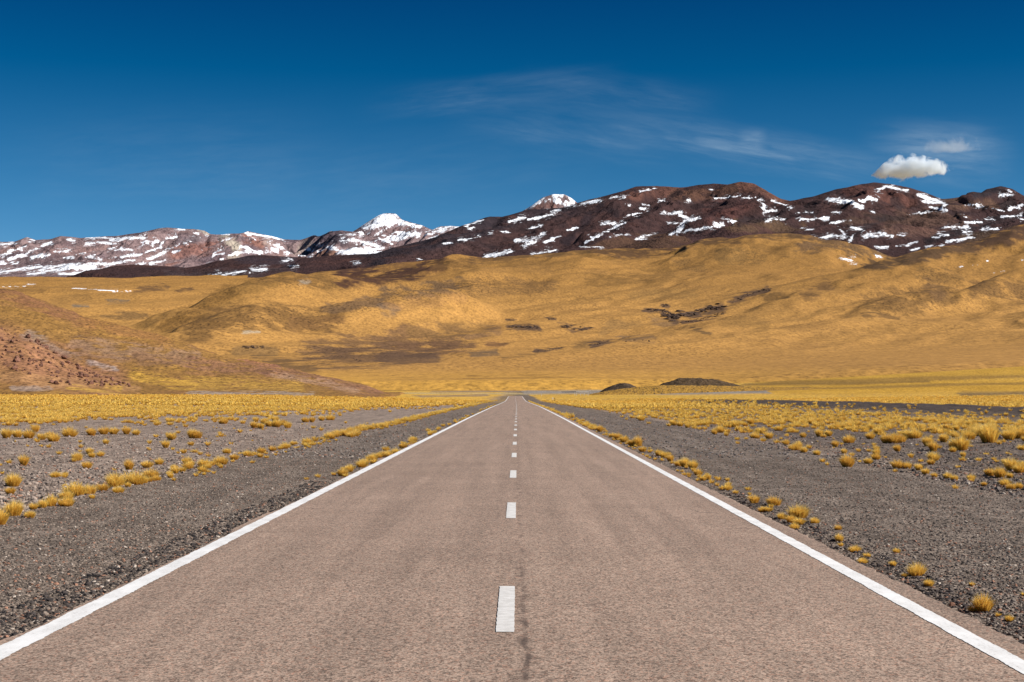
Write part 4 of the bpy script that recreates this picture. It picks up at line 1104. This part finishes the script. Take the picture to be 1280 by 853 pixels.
for p_ in ((790, 558, 14), (780, 553, 14), (772, 550, 13), (765, 547, 10), (803, 565, 12), (750, 540, 12), (742, 536, 10), (735, 533, 9), (812, 566, 8), (708, 520, 9), (715, 522, 8), (726, 529, 6)):
    hand(*p_, LRE, GRr, random.randrange(10), 0.95)
# left row
hand(-2, 655, 22, 'pale tuft cut by the left border at the near end of the row', GL, 4, 1.4)
hand(17, 645, 26, 'broad tuft of the left row next to the one cut by the border', GL, 7, 1.2)
hand(42, 637, 14, LL, GL, 3, 1.0); hand(53, 635, 14, LL, GL, 5, 1.4); hand(64, 633, 15, 'tall twin-topped tuft of the left row', GL, 2, 1.7)
hand(83, 627, 22, 'dark-footed tuft at the left end of the longest clump in the row', GL, 5, 1.1); hand(98, 621, 26, 'highest tuft of the longest clump in the left row', GL, 7, 1.1); hand(112, 618, 20, LL, GL, 0, 1.0)
hand(128, 614, 20, 'low flat tuft between two bigger clumps of the left row', GL, 3, 0.7)
hand(145, 609, 26, 'brown-sided bushy tuft left of a pale drooping one in the row', GL, 7, 1.1); hand(164, 606, 24, 'pale drooping tuft at the shoulder side of the brown-sided one', GL, 4, 1.0)
hand(189, 600, 25, LL, GL, 5, 0.9); hand(184, 585, 18, LV, GV, 3, 0.7)
for p_ in ((219, 592, 14), (228, 590, 12), (236, 587, 14), (255, 585, 20), (276, 581, 16), (266, 582, 10), (293, 575, 14), (309, 571, 14), (318, 569, 9), (327, 567, 14), (341, 564, 12), (350, 562, 8), (357, 561, 12), (367, 557, 11), (385, 555, 13), (392, 552, 10), (402, 550, 7), (409, 548, 8), (422, 545, 12), (431, 543, 10), (447, 539, 12), (456, 537, 10)):
    hand(*p_, LL, GL, random.randrange(10), 0.85)
# stony left verge
hand(17, 608, 25, 'dark-sided dome tuft alone between the row and the left border', GV, 0, 1.0); hand(13, 618, 15, 'small pale tuft right below the dark-sided dome tuft', GV, 3, 1.0)
hand(30, 582, 16, 'round brown tuft alone above the dark-sided dome tuft', GV, 1, 1.3); hand(69, 597, 13, 'small yellow tuft alone between the row and the round brown tuft', GV, 2, 0.9)
hand(161, 587, 15, 'vase-shaped spreading tuft with a dark stone at its left foot', GV, 0, 1.5); hand(108, 586, 17, 'flat orange tuft in front of an upright pair', GV, 5, 0.9)
for p_ in ((74, 568, 8), (97, 576, 13), (112, 568, 12), (101, 560, 8), (132, 556, 10), (199, 581, 13), (207, 560, 13), (214, 550, 11), (210, 545, 8), (187, 555, 7), (230, 567, 9), (219, 587, 10), (234, 580, 14), (239, 582, 10), (195, 547, 8), (187, 563, 5), (229, 567, 9), (245, 566, 8), (250, 569, 8), (260, 557, 9), (260, 571, 8), (283, 567, 10), (290, 556, 7), (240, 548, 16), (246, 548, 12), (278, 530, 10), (300, 541, 8), (300, 568, 6), (80, 609, 6), (94, 606, 6), (143, 589, 6), (3, 593, 6)):
    hand(*p_, LV, GV, random.randrange(10), 1.1)
for p_ in ((8, 548, 18), (22, 547, 16), (36, 548, 18), (52, 549, 14), (68, 552, 16), (62, 548, 14), (88, 546, 18), (114, 545, 14), (130, 543, 16), (142, 543, 14), (158, 543, 14), (170, 544, 12), (45, 540, 12), (318, 535, 14), (326, 536, 12), (336, 533, 12), (345, 534, 12), (352, 532, 12), (360, 535, 10), (330, 530, 12), (344, 528, 12), (320, 528, 10), (304, 530, 8), (380, 528, 10), (390, 528, 10), (402, 526, 10), (412, 525, 10)):
    hand(*p_, 'golden tuft in a loose clump in front of the dense left field', 'clumps before the left field', random.randrange(10), 1.0)
for k in range(80):
    y = 36 * (300 / 36) ** random.random()
    tufts.append([-4.05 + random.gauss(0, 0.18), y, random.uniform(0.35, 0.8), None, LE, 'tufts beside the left white line', 0.9])
for p_ in ((398, 597, 8), (383, 600, 6), (417, 594, 7), (430, 588, 8), (437, 586, 9)):
    hand(*p_, LE, 'tufts beside the left white line', None, 1.0)
# right verge, traced
hand(1059, 584, 22, 'spreading tuft sticking out alone on the shoulder side of the right verge', GS, 0, 1.2)
hand(1203, 563, 26, 'broad domed tuft left of the largest dark-footed one on the right verge', GS, 7, 1.1); hand(1236, 553, 30, 'largest pale-crowned tuft with a dark hollow foot on the right verge', GS, 7, 1.3)
hand(1204, 572, 9, 'narrow upright brown tuft below the broad domed one', GS, 1, 1.4); hand(1166, 564, 18, LS, GS, 5, 1.2)
for p_ in ((1028, 578, 9), (1034, 582, 7), (1122, 586, 18), (1134, 586, 14), (1148, 588, 14), (1157, 593, 13), (1168, 597, 10), (1185, 599, 14), (1193, 601, 12), (1214, 602, 13), (1237, 595, 16), (1250, 597, 20), (1230, 608, 10), (1256, 608, 16), (1266, 612, 12), (1275, 611, 12), (1277, 585, 14), (1164, 581, 12), (1151, 578, 8), (1119, 590, 7), (1194, 611, 8), (1198, 585, 8), (1224, 577, 9), (1233, 569, 8), (1256, 580, 10), (1246, 578, 7), (1160, 558, 18), (1180, 553, 16), (1145, 548, 16), (1120, 554, 18), (1108, 554, 18), (1135, 547, 14), (1212, 548, 16), (1225, 545, 18), (1262, 550, 22), (1276, 548, 22), (1278, 563, 14), (1098, 543, 14), (1088, 549, 14), (1095, 575, 14), (1085, 580, 10), (1022, 569, 10), (1011, 561, 8), (998, 562, 14), (992, 563, 12), (1005, 566, 12), (983, 556, 10), (970, 554, 8), (954, 552, 9), (945, 548, 10), (1004, 547, 10), (1024, 546, 14), (1062, 554, 14), (1044, 559, 12), (1073, 565, 8), (1055, 567, 10), (1065, 570, 8), (918, 534, 12), (939, 531, 12), (921, 550, 8), (922, 555, 6), (860, 535, 10), (850, 533, 10), (842, 532, 12), (836, 533, 8), (868, 536, 8), (876, 537, 8), (893, 543, 10), (900, 541, 14), (908, 545, 8), (798, 524, 8), (790, 523, 8), (802, 526, 10), (811, 530, 6), (777, 522, 6), (783, 525, 5), (872, 523, 8)):
    hand(*p_, LS, GS, random.randrange(10), 1.05)
# scattered ones from the density of the verges (they join the individuals if they show large)
def scatter(n, x0, x1, y0, y1, smin, smax_, lab, grp, keep):
    x = rng.uniform(x0, x1, n); y = rng.uniform(y0, y1, n)
    k = (np.abs(x / y) < 0.40) & (rng.random(n) < keep(x, y))
    for a, b in zip(x[k], y[k]):
        tufts.append([a, b, rng.uniform(smin, smax_), None, lab, grp, rng.uniform(0.85, 1.2)])
hand_xy = np.array([(t[0], t[1]) for t in tufts])
def clear(x, y):
    """where nothing was placed by hand"""
    return np.array([np.min(np.hypot(hand_xy[:, 0] - a, (hand_xy[:, 1] - b) * 0.4)) for a, b in zip(x, y)]) > 0.5
scatter(260, -30, -8, 45, 100, 0.35, 0.8, LV, GV, lambda x, y: 0.12 * clear(x, y))
scatter(240, -8.0, -6.9, 20, 62, 0.22, 0.5, LL, GL, lambda x, y: 0.4 * (np.abs(x + 7.4) < 0.4))
scatter(500, -24, -8, 34, 100, 0.18, 0.42, LV, GV, lambda x, y: 0.16 + 0 * x)
scatter(420, 9.2, 26, 28, 80, 0.2, 0.5, LS, GS, lambda x, y: 0.30 + 0 * x)
scatter(260, 3.86, 4.5, 17, 80, 0.15, 0.36, LRE, GRr, lambda x, y: 0.35 + 0 * x)
scatter(900, -8.2, -7.0, 62, 290, 0.5, 0.95, LL, GL, lambda x, y: 0.5 * (np.abs(x + 7.4) < 0.45))
scatter(1500, 9.6, 40, 36, 110, 0.55, 1.15, LS, GS, lambda x, y: 0.75 * grass_density(x, y) * clear(x, y))

# dense fields as single low tussocks (uncountable): one object
def field(n, x0, x1, y0, y1, smin, smax_, pw=1.0):
    # more of them near the eye
    y = y0 * (y1 / y0) ** (rng.random(n) ** pw)
    x = rng.uniform(-0.40, 0.40, n) * y
    k = (x > x0) & (x < x1) & (rng.random(n) < grass_density(x, y) * 0.95)
    return x[k], y[k], rng.uniform(smin, smax_, k.sum())
fx, fy, fsz = [], [], []
for args in ((26000, -400, -7.5, 75, 200, 0.55, 1.05, 0.85), (20000, -400, -7.3, 200, 520, 0.9, 1.6), (12500, 9.0, 400, 66, 200, 0.5, 1.05, 0.85), (20000, 7.6, 400, 200, 560, 0.9, 1.7)):
    a, b, c_ = field(*args); fx.append(a); fy.append(b); fsz.append(c_)
# far continuation of the two edge rows
nrow = 900
yr = rng.uniform(80, 560, nrow); xr_ = np.where(rng.random(nrow) < 0.5, -7.4 + rng.normal(0, 0.3, nrow), 4.05 + rng.normal(0, 0.2, nrow))
fx.append(xr_); fy.append(yr); fsz.append(rng.uniform(0.35, 0.75, nrow))
fx = np.concatenate(fx); fy = np.concatenate(fy); fsz = np.concatenate(fsz)

# the 290 that show largest become objects, the rest join the field
tufts.sort(key=lambda t: -t[2] * (0.6 + 0.4 * t[6]) / t[1])
keep, rest = tufts[:290], tufts[290:]
for x, y, s, var, lab, grp, tall in keep:
    o = bpy.data.objects.new('grass_tuft', VAR[var if var is not None else random.randrange(10)])
    COL.objects.link(o)
    o.location = (x, y, float(verge_z(np.array([x]), np.array([y]))[0]) - 0.01)
    o.rotation_euler = (0, 0, random.uniform(-0.7, 0.7) if tall > 1.3 else random.uniform(0, 6.28))
    o.scale = (s, s, s * (0.35 + 0.65 * tall) * 1.2)
    tag(o, lab, 'grass tuft', grp)
fx = np.concatenate([fx, [t[0] for t in rest]]); fy = np.concatenate([fy, [t[1] for t in rest]]); fsz = np.concatenate([fsz, [t[2] for t in rest]])
vs, fs, hs, ts, off = [], [], [], [], 0
order = np.arange(len(fx)); dist = fy
for lo, hi, nb, wd, nv in ((0, 110, 90, 0.012, 12), (110, 200, 40, 0.022, 14), (200, 1000, 18, 0.05, 14)):
    idx = order[(dist >= lo) & (dist < hi)]
    protos = [tuft_arrays(nb, g, wd, 1.0, 1.0, (g.normal(0, 0.12), g.normal(0, 0.1)), g.integers(1, 4)) for _ in range(nv)]
    pick = rng.integers(0, nv, len(idx))
    for p in range(nv):
        ii = idx[pick == p]
        if not len(ii):
            continue
        v, f, hg, ti = protos[p]
        n = len(ii)
        a = rng.uniform(0, 6.28, n); ca, sa = np.cos(a)[:, None], np.sin(a)[:, None]
        s = fsz[ii][:, None]
        co = np.stack([(v[None, :, 0] * ca - v[None, :, 1] * sa) * s + fx[ii][:, None], (v[None, :, 0] * sa + v[None, :, 1] * ca) * s + fy[ii][:, None],
                       v[None, :, 2] * s * rng.uniform(0.8, 1.2, (n, 1)) + verge_z(fx[ii], fy[ii])[:, None]], -1)
        vs.append(co.reshape(-1, 3)); fs.append((f[None] + (np.arange(n) * len(v))[:, None, None] + off).reshape(-1, 3))
        hs.append(np.tile(hg, n)); ts.append(np.clip(np.repeat(rng.random(n), len(v)) * 0.7 + np.tile(ti, n) * 0.3, 0, 1)); off += n * len(v)
go = mesh_obj('grass', np.concatenate(vs), np.concatenate(fs), m_grass)
vattr(go.data, 'hgt', np.concatenate(hs)); vattr(go.data, 'tint', np.concatenate(ts))
tag(go, 'dense yellow bunch grass covering the plain on both sides', 'grass', kind='stuff')

# ------------------------------------------------------------------ ROCKS
def surf_point(SURF, px_, py_):
    """first point of a surveyed surface seen at a bearing and elevation"""
    px, r, H = SURF
    c = int(np.clip(np.searchsorted(px, px_), 0, len(px) - 1))
    rows = row_of(r, H[:, c])
    run = np.minimum.accumulate(rows)
    k = int(np.argmax(run <= py_)) if (run <= py_).any() else len(r) - 1
    return (px_ - CX) * r[k] / F, r[k], H[k, c]

m_rock, nt, out = material('reddish_rock')
P = nt.pos()
n = nt.noise(P, 1.6, 5, 0.65)
oi = nt.new('ShaderNodeObjectInfo').outputs['Random']
c = nt.mix(nt.ramp(n, 0.3, 0.7), alb(100, 70, 58), alb(158, 114, 92))
c = nt.mix(nt.math('MULTIPLY', oi, 0.5), c, alb(80, 58, 52))
principled(nt, out, c, 0.95, bump(nt, n, 0.6, 0.3), 0.15)
m_outc, nt, out = material('dark_outcrop_rock')
P = nt.pos()
n = nt.noise(P, 0.12, 6, 0.7)
c = nt.mix(nt.ramp(n, 0.35, 0.65), alb(50, 42, 40), alb(112, 90, 74))
principled(nt, out, c, 0.95, bump(nt, n, 0.8, 4.0), 0.1)

def lump(seed, sub=2, rough=0.35):
    """one jagged boulder"""
    v, f = IV.copy(), IF.copy()
    for _ in range(sub):
        e = {}; vl = list(map(tuple, v)); nf = []
        def mid(a, b):
            k = (min(a, b), max(a, b))
            if k not in e:
                m = (np.array(vl[a]) + np.array(vl[b])) / 2; m /= np.linalg.norm(m)
                e[k] = len(vl); vl.append(tuple(m))
            return e[k]
        for a, b, c_ in f:
            x, y, z = mid(a, b), mid(b, c_), mid(c_, a)
            nf += [(a, x, z), (b, y, x), (c_, z, y), (x, y, z)]
        v, f = np.array(vl), np.array(nf)
    gg = np.random.default_rng(seed)
    d = 1 + rough * fbm(v[:, 0] * 1.3 + seed, v[:, 1] * 1.3 + v[:, 2] * 0.9, 4, seed % 50)
    for _ in range(13):                              # flat broken faces
        nrm = gg.normal(size=3); nrm /= np.linalg.norm(nrm)
        lim = gg.uniform(0.42, 0.8)
        p = (v * d[:, None]) @ nrm
        d = np.where(p > lim, d * lim / np.maximum(p, 1e-6), d)
    return v * d[:, None], f
RV = []
for i in range(8):
    v, f = lump(100 + i)
    RV.append(mesh_obj('boulder', v * np.array([1.0, 0.9, 0.75]), f, m_rock, False, False))
gb = np.random.default_rng(23)
spots = []
for k in range(900):
    t = gb.random() ** 0.8
    bx = -60 + 225 * gb.random()
    top = np.interp(bx, *np.array(crestB).T)
    by = top + 1.0 + gb.random() ** 1.3 * np.interp(bx, [-60, 60, 165], [62, 44, 8])
    if by > 484:
        continue
    spots.append((bx, by, gb.uniform(0.35, 1.05) * (1.6 if gb.random() < 0.12 else 1)))
spots = spots[:240]
LBIG = {}
for q, (bx, by, s) in enumerate(spots):
    x, y, z = surf_point(NEAR, bx, by)
    o = bpy.data.objects.new('boulder', RV[gb.integers(0, 8)])
    COL.objects.link(o)
    o.location = (x, y, z + s * 0.25); o.rotation_euler = (gb.uniform(-0.4, 0.4), gb.uniform(-0.4, 0.4), gb.uniform(0, 6.28)); o.scale = (s, s, s)
    tag(o, 'reddish brown boulder strewn on the steep stony knoll at the left', 'boulder', 'boulders on the left knoll')
for bx, by, s, lab in ((57.5, 436, 2.0, 'dark jagged boulder standing out alone on the knoll skyline'), (80, 449, 1.9, 'large dark boulder where the knoll skyline steepens downhill'), (36, 423, 1.6, 'dark flat-topped boulder high on the knoll skyline'), (46, 429, 1.6, 'dark boulder between the flat-topped and the jagged one on the knoll skyline')):
    x, y, z = surf_point(NEAR, bx, by)
    o = bpy.data.objects.new('boulder', RV[gb.integers(0, 8)]); COL.objects.link(o)
    o.location = (x, y, z + s * 0.3); o.scale = (s, s * 0.9, s * 0.9); o.rotation_euler = (0, 0, gb.uniform(0, 6))
    tag(o, lab, 'boulder', 'boulders on the left knoll')

def outcrop(label, pts, hs, mat=m_outc, name='rock_outcrop', seed=0, SURF=None, n=26):
    """a broken reef of rock lying along pts on a slope: one mesh of fused crags"""
    SURF = SURF or HILL
    gg = np.random.default_rng(300 + seed)
    pts = np.array(pts, float)
    seg = np.r_[0, np.cumsum(np.hypot(*np.diff(pts, axis=0).T))]
    cos, fcs, off = [], [], 0
    base = None
    for k in range(n):
        t = gg.random() * seg[-1]
        p = np.array([np.interp(t, seg, pts[:, 0]), np.interp(t, seg, pts[:, 1])]) + gg.normal(0, 1, 2) * np.array([2.0, 0.9]) * hs
        x, y, z = surf_point(SURF, *p)
        if base is None:
            base = np.array([x, y, z])
        v, f = lump(500 + seed * 40 + k, 1, 0.5)
        s = y / F * hs * gg.uniform(0.9, 2.0)
        v = v * s * np.array([gg.uniform(1.2, 2.6), gg.uniform(1.0, 2.2), gg.uniform(0.5, 0.95)]) + (np.array([x, y, z]) - base)
        cos.append((v, f))
    o = bpy.data.objects.new(name, None); COL.objects.link(o)
    for v, f in cos:
        p_ = mesh_obj('crag', v, f, mat, False); p_.parent = o
    o.location = base
    tag(o, label, 'rock outcrop', 'dark rock outcrops on the golden slopes')
    return o
outcrop('large dark jagged outcrop in a gully on the golden slope', Z(14, 580, 240, 640, 255, 720, 230, 800, 225, 880, 200, 970, 180), 1.7, seed=1, n=95)
outcrop('flat dark ledge at the upper left of the large jagged outcrop', Z(14, 500, 205, 580, 205, 620, 235), 1.2, seed=2, n=34)
outcrop('thin dark ledge curving under the large jagged outcrop', Z(14, 690, 290, 800, 275, 960, 235, 1000, 210), 0.8, seed=3, n=60)
outcrop('chain of broken rocks climbing the gully from the large jagged outcrop', Z(14, 1030, 150, 1110, 125, 1200, 85, 1280, 60), 0.8, seed=4, n=50)
outcrop('small dark tip of rock above the flat ledge', Z(14, 580, 172, 620, 170), 1.0, seed=5, n=8)
outcrop('dark low reef of rock left of centre on the golden slope', Z(13, 890, 320, 960, 315, 1030, 325), 1.1, seed=6, n=40)
outcrop('short dark reef of rock with a tail on the middle of the golden slope', Z(13, 1190, 315, 1240, 315, 1280, 330) + Z(14, 30, 335, 105, 322), 1.1, seed=7, n=44)
outcrop('tiny dark rock ledge left of the dark low reef', Z(13, 820, 315, 870, 315), 0.7, seed=8, n=8)
outcrop('thin dark ledge above the dark low reef', Z(13, 815, 272, 870, 272), 0.5, seed=9, n=8)
outcrop('small dark ledge highest above the short reef with a tail', Z(13, 1090, 260, 1145, 260), 0.7, seed=10, n=8)
outcrop('dark rocks in the dip behind the near left hill', Z(12, 340, 458, 420, 458, 490, 450), 1.1, seed=11, n=18)
outcrop('row of dark cut banks on the brown patch left of centre', Z(12, 870, 505, 960, 512, 1050, 525, 1150, 550), 0.6, seed=12, n=18)
outcrop('grey low ledge right of the brown patch', Z(13, 1010, 475, 1100, 470, 1180, 452), 0.6, seed=13, n=18)
outcrop('grey low ledge under the short reef with a tail', Z(14, 90, 440, 150, 425, 230, 410), 0.9, seed=14, n=16)
outcrop('lower grey ledge below the large jagged outcrop', Z(14, 330, 415, 420, 400, 480, 410), 0.6, seed=15, n=16)

# dark gravel mounds at the far end of the plain
m_mound, nt, out = material('dark_mound_soil')
P = nt.pos()
n = nt.noise(P, 0.35, 6, 0.72)
n2 = nt.noise(P, 0.9, 3, 0.7)
c = nt.mix(nt.ramp(n, 0.42, 0.62), alb(48, 42, 40), alb(92, 78, 66))
c = nt.mix(nt.math('MULTIPLY', nt.ramp(n2, 0.40, 0.52), nt.attr('rim')), c, alb(196, 150, 66))
principled(nt, out, c, 0.95, bump(nt, n, 0.9, 1.2), 0.1)
def mound(pxa, pxb, py_top, py_bot, r0, depth, seed, rim, skew=0.5):
    u = np.linspace(0, 1, 160); w = np.linspace(0, 1, 60)
    U_, W_ = np.meshgrid(u, w)
    xa, xb = (pxa - CX) * r0 / F, (pxb - CX) * r0 / F
    X_, Y_ = xa + (xb - xa) * U_, r0 + depth * (W_ - 0.5)
    u2 = np.interp(U_, [0, skew, 1], [0, 0.5, 1])
    prof = (np.sin(np.pi * u2) ** 0.8) * np.sin(np.pi * W_) ** 0.8
    zb = ground_z(X_, Y_)
    top = float(height(r0, py_top))
    Zm = zb - 0.5 + (top - zb + 0.5) * prof * (1 + 0.12 * fbm(X_ / 9, Y_ / 9, 4, seed)) + 0.35 * fbm(X_ / 2.5, Y_ / 2.5, 3, seed + 3) * (prof > 0.05)
    o = mesh_obj('mound', np.stack([X_, Y_, Zm], -1).reshape(-1, 3), grid_faces(60, 160), m_mound)
    vattr(o.data, 'rim', np.full(X_.size, rim))
    o['kind'] = 'structure'
mound(748, 808, 480.0, 486.5, 1120, 50, 3, 0.05, 0.5)
mound(812, 930, 472.6, 482.0, 1180, 50, 5, 0.12, 0.45)
mound(735, 1050, 482.2, 487.0, 1060, 50, 7, 0.95, 0.35)

# ------------------------------------------------------------------ small things at the far end of the road
m_white, nt, out = material('white_painted_metal')
n = nt.noise(nt.pos(), 8, 3, 0.6)
principled(nt, out, nt.mix(n, (0.78, 0.78, 0.76), (0.66, 0.65, 0.62)), 0.5, None, 0.3)
m_dkp, nt, out = material('dark_post_wood')
n = nt.noise(nt.pos(), 12, 3, 0.6)
principled(nt, out, nt.mix(n, (0.05, 0.04, 0.035), (0.09, 0.07, 0.06)), 0.8, None, 0.2)
def box(cx, cy, cz, sx, sy, sz):
    v = np.array([(x, y, z) for x in (-1, 1) for y in (-1, 1) for z in (-1, 1)], float) * 0.5 * np.array([sx, sy, sz]) + np.array([cx, cy, cz])
    f = np.array([(0, 1, 3, 2), (4, 6, 7, 5), (0, 4, 5, 1), (2, 3, 7, 6), (0, 2, 6, 4), (1, 5, 7, 3)])
    return v, f
def join(parts):
    vs, fs, off = [], [], 0
    for v, f in parts:
        vs.append(v); fs.append(f + off); off += len(v)
    return np.concatenate(vs), np.concatenate(fs)
gz = lambda x, y: float(verge_z(np.array([x]), np.array([y]))[0])
yb = 930.0; xb = (728 - CX) * yb / F
rail = bpy.data.objects.new('guard_rail', None); COL.objects.link(rail); rail.location = (xb, yb, gz(xb, yb))
tag(rail, 'short white rail far off to the right of the road crest', 'guard rail')
zt = float(height(yb, 490.2)) - gz(xb, yb)
v, f = join([box(0, 0, zt, 7.6, 0.12, 0.42), box(0, -0.08, zt, 7.6, 0.05, 0.16)])
o = mesh_obj('rail_beam', v, f, m_white, False); o.parent = rail
for k in range(4):
    v, f = box(-3.4 + k * 2.27, 0.12, (zt - 0.2) / 2, 0.16, 0.12, zt + 0.2)
    o = mesh_obj('post', v, f, m_white, False); o.parent = rail
def marker(px_, y, hgt_, mat, label, cap=None):
    x = (px_ - CX) * y / F
    parts = [box(0, 0, hgt_ / 2 - 0.05, 0.14, 0.14, hgt_ + 0.1), box(0, 0, hgt_ + 0.05, 0.10, 0.10, 0.10)]
    v, f = join(parts)
    root = mesh_obj('marker_post', v, f, mat, False)
    root.location = (x, y, gz(x, y))
    tag(root, label, 'post', 'posts by the far end of the road')
    if cap:
        v, f = box(0, -0.09, hgt_ * 0.8, 0.42, 0.03, 0.32)
        o = mesh_obj('reflector_plate', v, f, m_white, False); o.parent = root
marker(718.6, 900, 2.4, m_white, 'tall white post at the left end of the white rail')
marker(691, 560, 1.1, m_white, 'short pale post with a plate at the right of the road dip', True)
marker(693.5, 470, 1.2, m_dkp, 'short dark post in the yellow grass right of the road dip')
marker(676.8, 905, 1.6, m_white, 'short white post just right of the road crest')

# ------------------------------------------------------------------ the small cumulus over the right-hand mountains
def cloud(name, label, px0, px1, py0, py1, dist_, depth, dens, seed, thr, scale):
    xa, xb = (px0 - CX) * dist_ / F, (px1 - CX) * dist_ / F
    za, zb = float(height(dist_, py1)), float(height(dist_, py0))
    v, f = lump(seed, 3, 0.25)
    gg = np.array([(xb - xa) / 2, depth / 2, (zb - za) / 2])
    m, nt, out = material('cloud_vapour')
    tc = nt.new('ShaderNodeTexCoord').outputs['Object']
    u = nt.scale(tc, tuple(1.0 / gg))
    ux, uy, uz = nt.sep(u)
    P = tc
    n = nt.noise(P, 1.0 / scale, 8, 0.62, 0.5)
    nb = nt.noise(P, 0.38 / scale, 3, 0.5)
    # flat base, billowing top
    uz2 = nt.math('MULTIPLY', uz, nt.ramp(uz, -0.5, -0.1, 1.9, 1.0))
    rad = nt.math('SQRT', nt.math('ADD', nt.math('ADD', nt.math('MULTIPLY', ux, ux), nt.math('MULTIPLY', uy, uy)), nt.math('MULTIPLY', uz2, uz2)))
    val = nt.math('ADD', nt.math('ADD', nt.math('MULTIPLY', n, 2.3), nt.math('MULTIPLY', nb, 1.3)), nt.math('ADD', nt.math('MULTIPLY', rad, -1.15), -0.45))
    d = nt.math('MULTIPLY', nt.ramp(val, thr - 0.05, thr + 0.40), dens)
    pv = nt.new('ShaderNodeVolumePrincipled')
    nt.put(pv.inputs['Color'], (0.90, 0.955, 1.0)); nt.put(pv.inputs['Density'], d)
    pv.inputs['Anisotropy'].default_value = 0.2
    nt.l.new(pv.outputs[0], out.inputs['Volume'])
    o = mesh_obj(name, v * gg * 1.02, f, m)
    o.location = ((xa + xb) / 2, dist_, (za + zb) / 2)
    tag(o, label, 'cloud')
cloud('cloud', 'small white puffy cloud hanging just above the right-hand mountain', 1058, 1208, 187, 237, 14500, 460, 0.024, 31, 0.60, 80)
cloud('cloud', 'faint wisp of cloud above the small puffy cloud', 1125, 1262, 160, 205, 15500, 300, 0.0026, 37, 0.72, 260)
